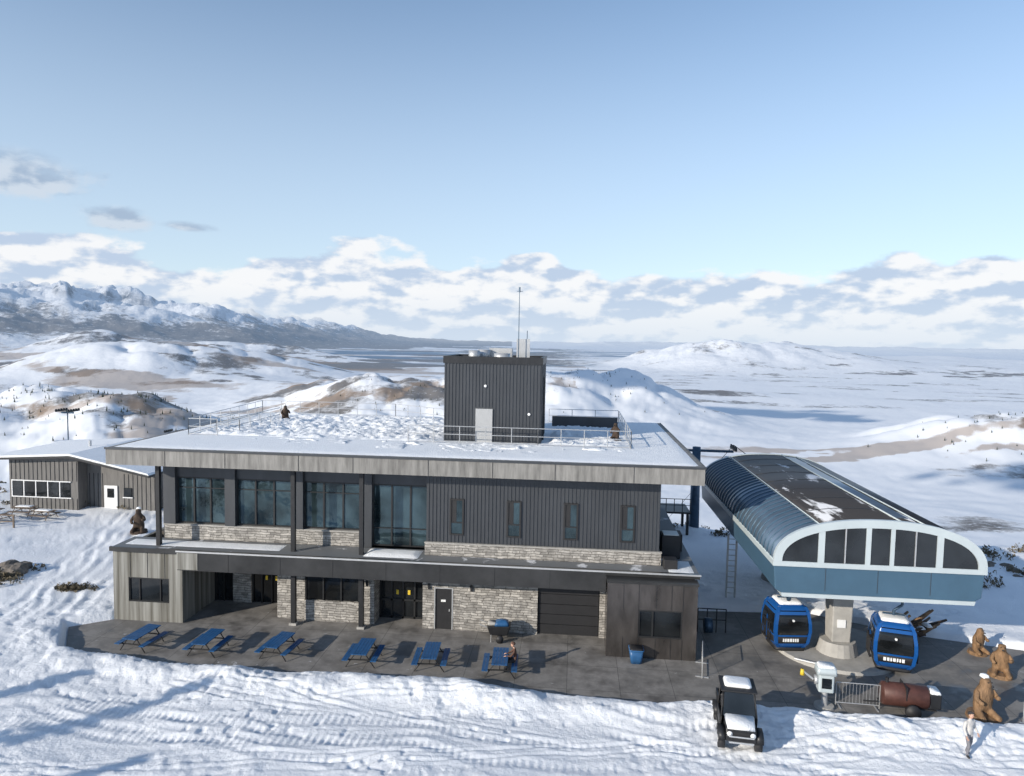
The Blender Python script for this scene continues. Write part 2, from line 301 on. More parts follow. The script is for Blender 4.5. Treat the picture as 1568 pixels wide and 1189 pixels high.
def gmat():
    m,nt,b=newmat('snow_ground'); N=nt.nodes;L=nt.links
    def math_(op,a,bb=None,c=None):
        n=N.new('ShaderNodeMath'); n.operation=op
        for k,v in enumerate((a,bb,c)):
            if v is None: continue
            if hasattr(v,'links'): L.new(v,n.inputs[k])
            else: n.inputs[k].default_value=v
        return n.outputs[0]
    at=N.new('ShaderNodeAttribute'); at.attribute_name='masks'; sp=N.new('ShaderNodeSeparateColor'); L.new(at.outputs['Color'],sp.inputs[0])
    g=N.new('ShaderNodeNewGeometry')
    def noise(scale,detail=8,rough=.6):
        n=N.new('ShaderNodeTexNoise'); n.inputs['Scale'].default_value=scale; n.inputs['Detail'].default_value=detail; n.inputs['Roughness'].default_value=rough; L.new(g.outputs['Position'],n.inputs[0]); return n.outputs[0]
    nf=noise(.008,9,.72); nsp=noise(.09,4,.7)
    sn=N.new('ShaderNodeSeparateXYZ'); L.new(g.outputs['Normal'],sn.inputs[0])
    def mix(f,a,bb):
        n=N.new('ShaderNodeMix'); n.data_type='RGBA'
        if hasattr(f,'links'): L.new(f,n.inputs['Factor'])
        else: n.inputs['Factor'].default_value=f
        for k,v in (('A',a),('B',bb)):
            if hasattr(v,'links'): L.new(v,n.inputs[k])
            else: n.inputs[k].default_value=v
        return n.outputs['Result']
    def mr(v,a,bb):
        n=N.new('ShaderNodeMapRange'); n.inputs[1].default_value=a; n.inputs[2].default_value=bb; L.new(v,n.inputs[0]); return n.outputs[0]
    snow=(.84,.86,.89,1)
    vm=mr(math_('ADD',sp.outputs[0],math_('MULTIPLY',math_('SUBTRACT',nf,.5),2.2)),.42,.75)
    vm=math_('MULTIPLY',vm,mr(math_('ADD',nsp,math_('MULTIPLY',sp.outputs[0],.36)),.50,.66))
    c=mix(math_('MULTIPLY',vm,.88),snow,mix(nsp,(.06,.065,.075,1),(.13,.10,.07,1)))
    mm=mr(math_('ADD',sp.outputs[1],math_('MULTIPLY',math_('SUBTRACT',nf,.5),1.6)),.4,.75)
    mm=math_('MULTIPLY',mm,mr(sp.outputs[1],.05,.3))
    c=mix(math_('MULTIPLY',mm,.65),c,(.33,.24,.17,1))
    steep=mr(sn.outputs[2],.90,.72); far=mr(at.outputs['Alpha'],.22,.3)
    rock=math_('MULTIPLY',math_('MULTIPLY',steep,far),mr(nf,.34,.52))
    c=mix(rock,c,(.05,.06,.08,1))
    c=mix(sp.outputs[2],c,(.12,.2,.3,1))
    L.new(c,b.inputs['Base Color']); b.inputs['Roughness'].default_value=.7; b.inputs['Specular IOR Level'].default_value=.25
    bp=N.new('ShaderNodeBump'); bp.inputs['Strength'].default_value=.85; bp.inputs['Distance'].default_value=.06
    L.new(noise(6,6,.7),bp.inputs['Height'])
    bp2=N.new('ShaderNodeBump'); bp2.inputs['Distance'].default_value=70.; L.new(nf,bp2.inputs['Height']); L.new(bp.outputs[0],bp2.inputs['Normal'])
    L.new(math_('MULTIPLY',mr(at.outputs['Alpha'],.0,.3),.6),bp2.inputs['Strength'])
    L.new(bp2.outputs[0],b.inputs['Normal'])
    em=N.new('ShaderNodeEmission'); L.new(mix(mr(at.outputs['Alpha'],.45,.9),(.36,.50,.72,1),(.76,.82,.90,1)),em.inputs['Color']); em.inputs['Strength'].default_value=.95  # aerial haze and cloud veil painted onto the terrain as a surface glow
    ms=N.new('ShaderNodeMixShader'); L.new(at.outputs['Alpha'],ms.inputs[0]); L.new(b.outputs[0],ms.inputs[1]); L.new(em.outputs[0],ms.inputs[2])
    L.new(ms.outputs[0],N['Material Output'].inputs[0])
    return m
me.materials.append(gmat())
def hz(x,y): return float(terrain(np.array([float(x)]),np.array([float(y)]))[0])

# ------------------------------------------------------------------ terrace
mb=MB(); n=len(PAVE); mb.add([(x,y,0) for x,y in PAVE]+[(x,y,-.3) for x,y in PAVE],[tuple(range(n))]+[(i,(i+1)%n,n+(i+1)%n,n+i) for i in range(n)])
mkobj('terrace_pavement',mb,M['paving'])

# ------------------------------------------------------------------ main building
B=Asm('mountain_lodge_building')
W=B('upper_wall','siding'); 
W.box(-7.7,4.6,37,53,4.05,8.62)
rb=B('siding_ribs','siding')
x=-7.6
wins=[-6.05,-3.0,0.0,2.95]
while x<4.6:
    blocked=any(abs(x-w)<.42 for w in wins)
    if blocked: rb.box(x-.035,x+.035,36.96,37,4.79,5.2); rb.box(x-.035,x+.035,36.96,37,7.15,8.6)
    else: rb.box(x-.035,x+.035,36.96,37,4.79,8.6)
    x+=.2
yy=37.2
while yy<53: rb.box(4.6,4.64,yy-.035,yy+.035,4.75,8.6); yy+=.2
st=B('stone_base','stone')
st.box(-7.75,4.72,36.86,36.998,4.06,4.72); st.box(4.602,4.72,36.998,53,4.06,4.72)
sill=B('stone_cap','conc'); sill.box(-7.77,4.75,36.82,36.997,4.721,4.78)
for w in wins:
    B('slot_window_frames','black').box(w-.38,w-.29,36.90,36.999,5.2,7.15); B('slot_window_frames','black').box(w+.29,w+.38,36.90,36.999,5.2,7.15)
    B('slot_window_frames','black').box(w-.29,w+.29,36.90,36.999,5.2,5.28); B('slot_window_frames','black').box(w-.29,w+.29,36.90,36.999,7.07,7.15)
    B('slot_window_glass','glass').box(w-.29,w+.29,36.95,36.97,5.28,7.07)
    B('slot_window_bars','frame').box(w-.29,w+.29,36.92,36.949,5.85,5.92)
    B('slot_window_shade','black').box(w-.29,w-.02,36.94,36.948,5.92,7.07)
g=B('upper_glazing','glass'); fr=B('upper_window_frames','frame')
st.box(-22.9,-11.0,37.8,38.1,4.06,4.85)
sill.box(-22.95,-11.0,37.75,38.1,4.851,4.92)
W.box(-23.0,-22.25,37.9,53,4.06,8.62); W.box(-22.25,-7.7,37.9,38.3,7.6,8.62)
B('interior_back','interior').box(-22.2,-7.75,42,42.2,4.1,8.6)
for a,b_,z0 in ((-22.2,-19.3,4.93),(-18.7,-15.5,4.93),(-14.8,-11.5,4.93),(-10.9,-7.75,4.12)):
    g.box(a,b_,38.05,38.08,z0,7.6)
    nb=3
    for k in range(nb+1):
        t=a+(b_-a)*k/nb; fr.box(t-.045,t+.045,37.98,38.049,z0,7.6)
    fr.box(a,b_,37.99,38.048,7.5,7.6); fr.box(a,b_,37.99,38.048,z0,z0+.08); 
    fr.box(a,b_,37.985,38.047,6.95,7.0) if z0>4.5 else fr.box(a,b_,37.985,38.047,5.1,5.15)
for a,b_ in ((-22.9,-22.2),(-19.3,-18.7),(-15.5,-14.8),(-11.5,-10.9)):
    W.box(a,b_,37.7,38.2,4.93 if a<-12 else 4.1,8.62)
c=B('steel_columns','siding_dark')
for cx in (-22.45,-14.85,-11.1):
    c.box(cx-.11,cx+.11,36.4,36.62,4.05,8.62)
    if cx>-20: c.box(cx-.12,cx+.12,36.4,36.64,0,3.05)
    if cx>-20: B('column_bases','conc').box(cx-.2,cx+.2,36.33,36.71,0,.12)
r=B('roof_slab','fascia'); r.box(-24.75,6.55,35.5,54.5,8.62,9.52)
for k in range(1,9):
    t=-24.75+31.3*k/9+random.uniform(-.5,.5); B('fascia_joints','siding_dark').box(t-.012,t+.012,35.485,35.499,8.64,9.43)
B('fascia_drip_edge','siding').box(-24.8,6.6,35.45,35.499,9.44,9.545); B('fascia_drip_edge','siding').box(6.551,6.6,35.5,54.5,9.44,9.545)
d=B('lower_roof_deck','deckroof'); d.box(-24.75,-20.85,35.82,37.88,3.9,4.05); d.box(-20.84,6.5,35.77,37.8,3.9,4.05); d.box(4.73,6.5,37.81,50,3.9,4.05)
lf=B('lower_fascia_band','band'); lf.box(-20.85,1.85,35.5,35.75,3.05,4.1); lf.box(-24.8,-20.86,35.7,35.82,3.85,4.1); lf.box(1.86,6.5,35.5,35.75,3.87,4.1)
for k in range(1,8): t=-20.85+22.7*k/8; B('band_joints','black').box(t-.01,t+.01,35.485,35.499,3.06,4.03)
B('fascia_end_panel','boards').box(-20.85,-19.7,35.47,35.498,3.1,4.0)
B('lower_fascia_cap','steel').box(-20.9,6.55,35.44,35.499,4.04,4.12)
B('soffit','siding_dark').box(-20.8,1.9,35.76,39.4,3.08,3.3)
wg=B('left_wing_boards','boards'); wz=[(-24.72,-23.85,0,3.84),(-23.85,-21.55,0,1.05),(-23.85,-21.55,2.4,3.84),(-21.55,-20.8,0,3.84)]
for a,b_,z0,z1 in wz: wg.box(a,b_,35.9,36.1,z0,z1)
wg.box(-24.72,-24.5,36.1,45,0,3.84); wg.box(-21,-20.8,36.1,39.4,0,3.84)
for k in range(1,4): B('wing_joints','siding_dark').box(-24.72+k*.98-.01,-24.72+k*.98+.01,35.885,35.899,2.42,3.84)
B('wing_window_glass','glassd').box(-23.85,-21.55,36.0,36.02,1.05,2.4)
for t in (-23.85,-23.28,-22.1,-21.6): B('wing_window_frame','frame').box(t,t+.06,35.94,35.999,1.05,2.4)
B('wing_window_frame','frame').box(-23.85,-21.55,35.93,35.998,1.05,1.12); B('wing_window_frame','frame').box(-23.85,-21.55,35.93,35.998,2.33,2.4);
st.box(-19.6,-18.5,39.2,39.6,0,3.08); st.box(-16.1,-14.5,37.3,39.6,0,3.08)
lg=B('lobby_glazing','glassd'); lg.box(-20.8,-19.6,39.4,39.43,0,3.08); lg.box(-18.5,-16.1,39.4,39.43,0,3.08)
for t in (-20.7,-20.2,-19.65,-18.45,-17.9,-17.3,-16.7,-16.15): B('lobby_frames','frame').box(t-.04,t+.04,39.3,39.399,0,3.08)
B('lobby_frames','frame').box(-18.5,-16.1,39.3,39.398,2.2,2.28)
st.box(-14.5,-11.4,37.15,37.45,0,1.15); st.box(-11.4,-10.55,37.05,38.2,0,3.08)
lg.box(-14.5,-11.4,37.28,37.3,1.15,3.08)
for t in (-14.45,-13.45,-12.45,-11.45): B('lobby_frames','frame').box(t-.04,t+.04,37.2,37.279,1.15,3.08)
lg.box(-10.55,-7.85,38.2,38.23,0,3.08)
for t in (-10.5,-9.85,-9.2,-8.55,-7.9): B('lobby_frames','frame').box(t-.05,t+.05,38.1,38.199,0,3.08)
for z in (.06,1.05,2.2): B('lobby_frames','frame').box(-10.5,-7.9,38.1,38.198,z-.04,z+.06)
for t in (-9.6,-8.95): B('door_stickers','yellow').box(t,t+.14,38.16,38.197,1.35,1.6)
for t in (-17.7,-17.1): B('door_stickers','yellow').box(t,t+.14,39.36,39.397,1.35,1.6)
for a,b_,z0,z1 in ((-7.85,-7.22,0,3.08),(-7.22,-6.2,2.3,3.08),(-6.2,-1.65,0,3.08),(1.62,1.9,0,3.08),(-1.65,1.62,2.75,3.08)):
    st.box(a,b_,36.95,38.3,z0,z1)
B('service_door','door').box(-7.2,-6.22,37.0,37.05,0,2.28); B('door_frame','steel').box(-7.22,-7.16,36.93,37.0,0,2.3); B('door_frame','steel').box(-6.26,-6.2,36.93,37.0,0,2.3); B('door_frame','steel').box(-7.16,-6.26,36.93,37.0,2.24,2.3)
B('door_handle','steel').box(-6.42,-6.36,36.94,37.0,1.0,1.12); B('door_notice','white').box(-6.85,-6.6,36.985,36.999,1.5,1.62)
gd=B('garage_door','door')
for k in range(5): gd.box(-1.6,1.57,37.1,37.16,k*.55+.01,k*.55+.53)
gd.box(-1.65,1.62,37.17,37.3,0,2.75)
for lx in (-10.9,-7.5,-5.2): B('wall_lights','siding_dark').box(lx-.06,lx+.06,36.85,36.949,2.2,2.5)
bm_=B('entry_box_panels','boxmetal')
for a,b_,z0,z1 in ((1.9,3.45,0,3.75),(3.45,5.6,0,1.05),(3.45,5.6,2.45,3.75),(5.6,6.3,0,3.75)): bm_.box(a,b_,34.8,35.0,z0,z1)
bm_.box(1.9,2.1,35,36.95,0,3.75); bm_.box(6.1,6.3,35,46,0,3.75)
for t in (2.7,3.45,4.3,5.05,5.6): 
    for z0,z1 in ((0,1.03),(2.47,3.75)): B('panel_joints','siding_dark').box(t-.012,t+.012,34.785,34.799,z0,z1)
B('box_roof','band').box(1.85,6.35,34.75,35.49,3.751,3.86)
B('box_window_glass','glassd').box(3.45,5.6,34.9,34.92,1.05,2.45)
for t in (3.48,4.15,5.57): B('box_window_frame','frame').box(t-.04,t+.04,34.83,34.899,1.05,2.45)
for z in (1.05,2.38): B('box_window_frame','frame').box(3.45,5.6,34.82,34.898,z,z+.07)
B('solid_core','interior').box(-24.4,6.05,39.7,52.8,0,3.88)
T=B('roof_tower','siding'); T.box(-7.65,-1.9,41.5,46.5,9.5,14.35)
x=-7.6
while x<-1.9:
    if not -5.85<x<-4.65: B('tower_ribs','siding').box(x-.03,x+.03,41.46,41.5,9.6,14.2)
    else: B('tower_ribs','siding').box(x-.03,x+.03,41.46,41.5,11.65,14.2)
    x+=.2
yy=41.6
while yy<46.5: B('tower_ribs','siding').box(-1.9,-1.86,yy-.03,yy+.03,9.6,14.2); yy+=.2
for (a,b_,c_,d_) in ((-7.72,-1.83,41.42,41.6),(-7.72,-1.83,46.4,46.57),(-7.72,-7.55,41.6,46.4),(-2.0,-1.83,41.6,46.4)): B('tower_parapet','siding_dark').box(a,b_,c_,d_,14.2,14.62)
B('tower_door','doorlight').box(-5.75,-4.75,41.4,41.498,9.5,11.55)
B('tower_lights','white').cyl((-5.2,41.4,12.9),(-5.2,41.5,12.9),.08); B('tower_lights','white').cyl((-2.6,41.4,11.3),(-2.6,41.5,11.3),.08)
v=B('tower_vents','steel',True)
v.cyl((-6.1,43,14.3),(-6.1,43,14.95),.35,n=16); v.cyl((-5.6,43.8,14.3),(-5.6,43.8,15.0),.4,n=16); v.cyl((-4.4,43,14.3),(-4.4,43,14.8),.5,n=16)
B('tower_panel','steel').box(-3.5,-2.7,42.6,42.7,14.4,15.7); B('tower_panel','steel').box(-5.3,-3.9,44,44.8,14.4,15.1)
an=B('antenna_mast','greenmach'); an.cyl((-3.35,42.2,14.3),(-3.35,42.2,18.6),.03,.018,8); an.cyl((-3.5,42.2,18.5),(-3.15,42.2,18.5),.015,n=6); an.cyl((-3.35,42.2,18.45),(-3.35,42.2,18.75),.05,n=8)
an.cyl((-2.9,43,14.3),(-2.9,43,16.2),.02,n=6)
B('tower_cables','siding_dark').box(-1.85,-1.78,43,43.1,9.6,13.4)
rl=B('roof_railing','steel')
def rail(a,b_,base,h=1.07):
    a=Vector(a);b_=Vector(b_);L_=(b_-a).length;n=max(1,round(L_/1.5))
    for k in range(n+1):
        p=a.lerp(b_,k/n); rl.cyl((p.x,p.y,base),(p.x,p.y,base+h),.026,n=6)
    for z in (.15,.6,1.07): rl.cyl((a.x,a.y,base+z),(b_.x,b_.y,base+z),.024,n=6)
rail((-9.6,40.6),(-2.0,40.6),9.5); rail((-2.0,40.6),(3.3,40.6),9.5); rail((-23,40.6),(-21.2,40.6),9.5)
rail((-23,40.6),(-24,53),9.5); rail((-24,53),(-13.5,53),9.5); rail((-13.5,53),(-9,50),9.5); rail((3.3,40.6),(3.3,52.5),9.5); rail((3.3,52.5),(-1.8,52.5),9.5)
rail((-22,42),(-22,48),9.5,.9); rail((-20.5,42),(-20.5,48),9.5,.9); rail((-22,42),(-20.5,42),9.5,.9)
B('roof_pit_wall','siding').box(-1.5,3.1,50.2,50.3,9.5,10.3)
hv=B('hvac_units','black',False,.03); hv.box(4.9,5.9,38.2,39.2,4.05,5.3); hv.box(5.2,6.2,39.6,40.6,4.05,5.0); hv.box(4.8,5.5,36.3,37,4.06,4.55)
B('hvac_units_white','termwhite').box(5.0,5.8,38.25,39.1,5.31,5.36)
B.done()
def snowgrid(name,x0,x1,y0,y1,z,amp,base,step=.22,seed=5,par=None,keep=None):
    nx=int((x1-x0)/step)+1; ny=int((y1-y0)/step)+1
    gx,gy=np.meshgrid(np.linspace(x0,x1,nx),np.linspace(y0,y1,ny)); 
    e=np.minimum(np.minimum(gx-x0,x1-gx),np.minimum(gy-y0,y1-gy)); e=ss(e,0,.5)
    h=base+amp*(.35*fbm(gx/1.6,gy/1.6,3,seed)+.55*fbm(gx/.7,gy/.7,4,seed+3,.6)+.7*np.abs(fbm(gx/.38,gy/.38,4,seed+9,.65)))
    if keep is not None: h=np.where(keep(gx,gy),h,-.2)
    h=np.where(e>0,h*e,-.03)
    vs=np.stack([gx.ravel(),gy.ravel(),(z+h).ravel()],1).tolist(); fs=[(a*nx+b_,a*nx+b_+1,(a+1)*nx+b_+1,(a+1)*nx+b_) for a in range(ny-1) for b_ in range(nx-1)]
    m_=MB().add(vs,fs); return mkobj(name,m_,M['snow'],True,0,par)
snowgrid('roof_snow_smooth',-24.6,6.4,35.75,54.4,9.53,.03,.05,.3,3,B.e)
snowgrid('roof_snow_lumpy_left',-22.8,-7.75,40.8,52.8,9.58,.30,.06,.11,7,B.e)
snowgrid('roof_snow_lumpy_front',-19.5,3.2,37.6,40.9,9.56,.17,.02,.11,8,B.e,lambda a,b_:fbm(a/2,b_/1.2,3,77)>-.05)
snowgrid('roof_snow_lumpy_right',-1.5,3.2,41.0,49.8,9.58,.30,.06,.11,9,B.e)
snowgrid('deck_snow',-11,-7.9,36.1,37.7,4.05,.05,.1,.15,19,B.e)
snowgrid('deck_snow_left',-24.5,-15.5,36.3,37.6,4.05,.05,.03,.15,21,B.e)
snowgrid('deck_snow_right',4.9,6.4,35.8,38,4.05,.05,.03,.15,23,B.e)

# ------------------------------------------------------------------ gondola terminal
G=Asm('gondola_terminal'); cx=13.95; hw=4.6; zs=5.75; ht=2.05; y0,y1=33.0,52.0
def arc(t,k=0.):
    a=rad(t); c_=math.cos(a); s_=math.sin(a); 
    return (cx-(hw+k)*math.copysign(abs(c_)**.9,c_), zs+(ht+k)*abs(s_)**.85)
def strip(part,mat,t0,t1,k=0.,ya=y0,yb=y1,n=14,thick=.06,ny=1):
    mb_=G(part,mat,True)
    pts=[arc(t0+(t1-t0)*i/n,k) for i in range(n+1)]; inn=[arc(t0+(t1-t0)*i/n,k-thick) for i in range(n+1)]
    mb_.prism(pts+inn[::-1],'y',ya,yb)
strip('canopy_ribbed_side','termglass',0,58); strip('canopy_dark_roof','patchroof',58,112); strip('canopy_light_panel','termglass',100,108,.03,y0+1,y1-1); strip('canopy_dark_side','siding_dark',112,180)
y=y0+.6
while y<y1-.2:
    strip('canopy_ribs','termblue',1,56,.05,y,y+.07,14,.05); y+=.62
for y in np.arange(y0+2.4,y1,2.4): strip('canopy_seams','siding_dark',59,99,.02,y,y+.05,10,.03)
for t in (0.5,57,99,112,150,178): strip('canopy_battens','termwhite' if t<60 else 'termglass',t,t+.7,.05,y0,y1,2,.05)
bl=G('lower_body','termblue',False,.04); bl.prism([(cx-hw,5.55),(cx+hw,5.55),(cx+hw-.08,4.45),(cx+hw-.5,4.2),(cx-hw+.5,4.2),(cx-hw+.08,4.45)],'y',y0+.02,y1)
G('lower_trim','termwhite').box(cx-hw-.06,cx+hw+.06,y0-.06,y1+.05,5.551,5.78)
G('lower_trim','termwhite').prism([(cx-hw+.35,4.3),(cx+hw-.35,4.3),(cx+hw-.4,4.12),(cx-hw+.4,4.12)],'y',y0-.03,y1)
for k in range(1,4): 
    t=cx-hw+k*9.2/4; G('panel_seams','siding').box(t-.008,t+.008,y0+.005,y0+.019,4.46,5.54)
n=40
for yy_,nm in ((y0,'f'),(y1-.1,'b')):
    o_=[arc(180*i/n,.05) for i in range(n+1)]; i_=[arc(180*i/n,-.32) for i in range(n+1)]; i_=[(p[0],max(p[1],zs+.02)) for p in i_]
    G('arch_rim','termwhite').prism(o_+i_[::-1],'y',yy_-.08,yy_+.12)
    G('arch_glass','glassd').prism([(cx-hw+.3,zs)]+[arc(180*i/n,-.3) for i in range(3,n-2)]+[(cx+hw-.3,zs)],'y',yy_+.0,yy_+.04)
def archz(x): 
    u=abs((x-cx)/(hw-.2)); return zs+(ht-.25)*max(0,(1-u**2.2))**.43
for t,w in ((11.4,.14),(12.45,.025),(13.45,.11),(14.5,.09),(15.5,.025),(16.55,.14)): G('arch_mullions' if w>.05 else 'arch_thin_mullions','termwhite' if w>.05 else 'steel').box(t-w,t+w,y0-.05,y0+.03,zs,archz(t)+.02)
mu=G('bullwheel_machinery','greenmach')
mu.box(cx-3.9,cx-3.2,34,51,3.75,4.1); mu.box(cx+3.2,cx+3.9,34,51,3.75,4.1)
mu.cyl((cx,38,3.7),(cx,38,3.95),3.0,n=40)
for k in range(26): mu.cyl((cx-3.55,34.3+k*.65,3.7),(cx-3.45,34.3+k*.65,3.7),.25,n=10)
ms=G('masts','conc',False,.05)
for my in (36.6,47.5):
    ms.loft([[(cx-.3+a*w,my+b_*w2,z) for a,b_ in((-1,-1),(1,-1),(1,1),(-1,1))] for z,w,w2 in ((.8,.45,.5),(3.2,.5,.6),(4.1,.95,1.2))])
    G('mast_footing','conc').cyl((cx-.3,my,0.17),(cx-.3,my,.8),1.0,.85,20)
G('mast_notice','white').box(cx-.55,cx-.15,36.0,36.05,1.6,2.0)
G('round_platform','conc').cyl((cx-.2,37.3,0.002),(cx-.2,37.3,.16),3.1,3.05,40)
G('platform_rail','steel').cyl((cx-2.8,35.2,.25),(cx-1.6,34.6,.25),.06)
G('ladders','steel').box(9.4,9.5,43,43.1,.1,4.2); G('ladders','steel').box(9.9,10,43,43.1,.1,4.2)
for k in range(12): G('ladders','steel').box(9.5,9.9,43.03,43.07,.3+k*.33,.34+k*.33)
G.done()
# ------------------------------------------------------------------ gondola cabins
def rrect(cx_,cy_,a,b_,z,r=.3,n=5):
    pts=[]
    for q,(sx,sy) in enumerate(((1,1),(-1,1),(-1,-1),(1,-1))):
        for k in range(n+1):
            t=rad(90*q+90*k/n); pts.append((cx_+sx*(a-r)+r*math.cos(t),cy_+sy*(b_-r)+r*math.sin(t),z))
    return pts
def cabin(loc,rz):
    K=Asm('gondola_cabin',loc,rz)
    def ring(z,off=0):
        f_=[(0,.70),(.25,.86),(.9,.96),(1.3,.95),(1.9,.86),(2.15,.74),(2.25,.55)]
        w=np.interp(z,[p[0] for p in f_],[p[1] for p in f_])+off
        return rrect(0,0,w,w*.98,z,.28)
    K('cabin_shell','cabin',True).loft([ring(z) for z in (0,.1,.25,.5,.9,1.3,1.9,2.05,2.15,2.25)])
    K('cabin_glass','glassd',True).loft([ring(z,.012) for z in (.76,1.0,1.3,1.6,1.98)])
    K('cabin_skirt','black',True).loft([ring(z,.015) for z in (.30,.5,.66)])
    for sx in (-1,1):
        for sy in (-1,1):
            K('cabin_pillars','cabin').loft([[(sx*(w-.13)+a*.08,sy*(w-.13)+b_*.08,z) for a,b_ in((-1,-1),(1,-1),(1,1),(-1,1))] for z,w in ((.0,.74),(.3,.92),(.9,1.0),(1.3,.99),(1.9,.9),(2.15,.78))])
    K('door_gap','cabin').box(-1.0,-.975,-.03,.03,.2,1.5)
    xx=-.5
    for k in range(7):
        w=random.choice((.07,.10,.12)); K('lettering','white').box(xx,xx+w,-.955,-.93,.42,.58); xx+=w+.04
    K('logo','white').cyl((.0,-.88,1.5),(0,-.945,1.5),.06,n=14)
    K('roof_snow','snow',True).loft([rrect(0,0,w,w,z,.2) for z,w in ((2.2,.62),(2.3,.58),(2.36,.42))])
    rk=K('ski_racks','black')
    for sx in(-1,1): 
        rk.box(sx*1.0-.05,sx*1.0+.05,-.5,.5,.3,.36); rk.box(sx*1.0-.05,sx*1.0+.05,-.5,.5,1.2,1.26)
        for q in range(5): rk.box(sx*1.04-.02,sx*1.04+.02,-.5+q*.24,-.46+q*.24,.3,1.25)
    K('bumper','black',True).loft([rrect(0,0,.78,.78,-.12,.25),rrect(0,0,.8,.8,0.02,.25)])
    h=K('hanger_arm','greenmach'); h.cyl((0,0,2.25),(0,0,2.6),.07); h.cyl((0,0,2.6),(.35,0,2.9),.06); h.cyl((.35,0,2.9),(.3,0,3.75),.06); h.box(.05,.6,-.3,.3,3.6,3.8)
    h.box(-.5,.5,-.05,.05,2.38,2.44)
    return K.done()
cabin((11.2,37.0,.3),rad(6)); cabin((15.75,35.3,.3),rad(-14))

# ------------------------------------------------------------------ picnic tables
def table(loc,rz,mat='bluep',snow=False):
    K=Asm('picnic_table',loc,rz)
    t=K('table_top',mat)
    for k in range(5): t.box(-.37+k*.15,-.37+k*.15+.135,-.92,.92,.72,.76)
    for sx in (-1,1):
        s_=K('bench',mat)
        for k in range(2): s_.box(sx*.68-.14+k*.145,sx*.68-.14+k*.145+.13,-.92,.92,.42,.46)
    f_=K('frame','black' if mat=='bluep' else mat)
    for sy in (-.68,.68):
        for sx in (-1,1): f_.cyl((sx*.22,sy,.71),(sx*.7,sy,.02),.028,n=8); 
        f_.box(-.72,.72,sy-.025,sy+.025,.36,.41); f_.box(-.35,.35,sy-.025,sy+.025,.67,.715)
    f_.cyl((0,-.66,.38),(0,0,.7),.02,n=6); f_.cyl((0,.66,.38),(0,0,.7),.02,n=6)
    if snow: K('snow_cap','snow',True).loft([rrect(0,0,.3,.7,.76,.1),rrect(0,0,.27,.62,.80,.1),rrect(0,0,.2,.5,.82,.1)])
    return K.done()
for tx,ty,rz in ((-21.2,32.9,-.12),(-17.7,32.8,-.03),(-14.1,32.9,-.1),(-9.8,32.7,.02),(-6.5,32.7,.06),(-3.15,32.5,.05)): table((tx,ty,0),rz)
for tx,ty,rz in ((-48.3,54.2,1.5),(-46.0,52.6,1.3),(-45.6,55.0,1.62),(-43.4,54.4,1.5)): table((tx,ty,hz(tx,ty)-.05),rz,'woodgrey',True)
K=Asm('wooden_railing',(-49.5,51.0,hz(-47,51)-.1),.05)
for k in range(5): K('posts','woodgrey').box(k*1.5-.05,k*1.5+.05,-.05,.05,0,1.0)
K('rails','woodgrey').box(-.1,6.1,-.04,.04,1.0,1.08); K('rails','woodgrey').box(-.1,6.1,-.025,.025,.5,.57); K.done()

# ------------------------------------------------------------------ skin figures
def skinmesh(name,J,E,mats,label=None,sub=1,parent=None,loc=(0,0,0),rz=0,scale=1,root=0):
    names=list(J); idx={k:i for i,k in enumerate(names)}
    me=bpy.data.meshes.new(name); me.from_pydata([J[k][0] for k in names],[(idx[a],idx[b]) for a,b in E],[]); me.update()
    o=bpy.data.objects.new(name,me); sc.collection.objects.link(o)
    sk=o.modifiers.new('skin','SKIN'); sk.branch_smoothing=.6; sk.use_smooth_shade=True
    for i,k in enumerate(names):
        r=J[k][1]; r=(r,r) if not isinstance(r,tuple) else r
        me.skin_vertices[0].data[i].radius=r; me.skin_vertices[0].data[i].use_root=(i==root)
    sb=o.modifiers.new('sub','SUBSURF'); sb.levels=sub; sb.render_levels=sub
    return (o,J,E,mats,label,parent,loc,rz,scale)
PENDING=[]
_sm=skinmesh
def skinmesh(*a,**k): PENDING.append(_sm(*a,**k))
def flush():
    dg=bpy.context.evaluated_depsgraph_get(); dg.update()
    ms_=[bpy.data.meshes.new_from_object(p[0].evaluated_get(dg)) for p in PENDING]
    for (o,J,E,mats,label,parent,loc,rz,scale),nm in zip(PENDING,ms_):
        o.modifiers.clear(); o.data=nm; nm.materials.clear()
        for mt in mats: nm.materials.append(M[mt])
        if label:
            segs=[(Vector(J[a][0]),Vector(J[b][0]),label(a,b)) for a,b in E]
            for p in nm.polygons:
                c_=p.center; best=None
                for a,b_,l in segs:
                    ab=b_-a; t=max(0,min(1,(c_-a).dot(ab)/max(ab.length_squared,1e-9))); dd=(c_-(a+ab*t)).length
                    if best is None or dd<best[0]: best=(dd,l)
                p.material_index=best[1]
        nm.shade_smooth(); o.location=loc; o.rotation_euler=(0,0,rz); o.scale=(scale,)*3
        if parent: o.parent=parent
def hand(parent,wr,dirv,side,up):
    d=Vector(dirv).normalized(); u=Vector(up).normalized(); s_=d.cross(u).normalized()*side; w=Vector(wr)
    J={'w':(w,.024),'p':(w+d*.05,(.034,.018))}; E=[('w','p')]
    for i,(o_,l) in enumerate(((-.03,.065),(-.01,.078),(.01,.073),(.03,.055))):
        b_=w+d*.085+s_*o_; m_=b_+d*l*.55-u*.006; e=b_+d*l*.95-u*.028
        J['k%d'%i]=(b_,.010); J['m%d'%i]=(m_,.009); J['e%d'%i]=(e,.008); E+=[('p','k%d'%i),('k%d'%i,'m%d'%i),('m%d'%i,'e%d'%i)]
    J['t0']=(w+d*.035-s_*.035,.012); J['t1']=(w+d*.075-s_*.055-u*.01,.010); E+=[('p','t0'),('t0','t1')]
    skinmesh('hand',J,E,['skin'],None,1,parent)
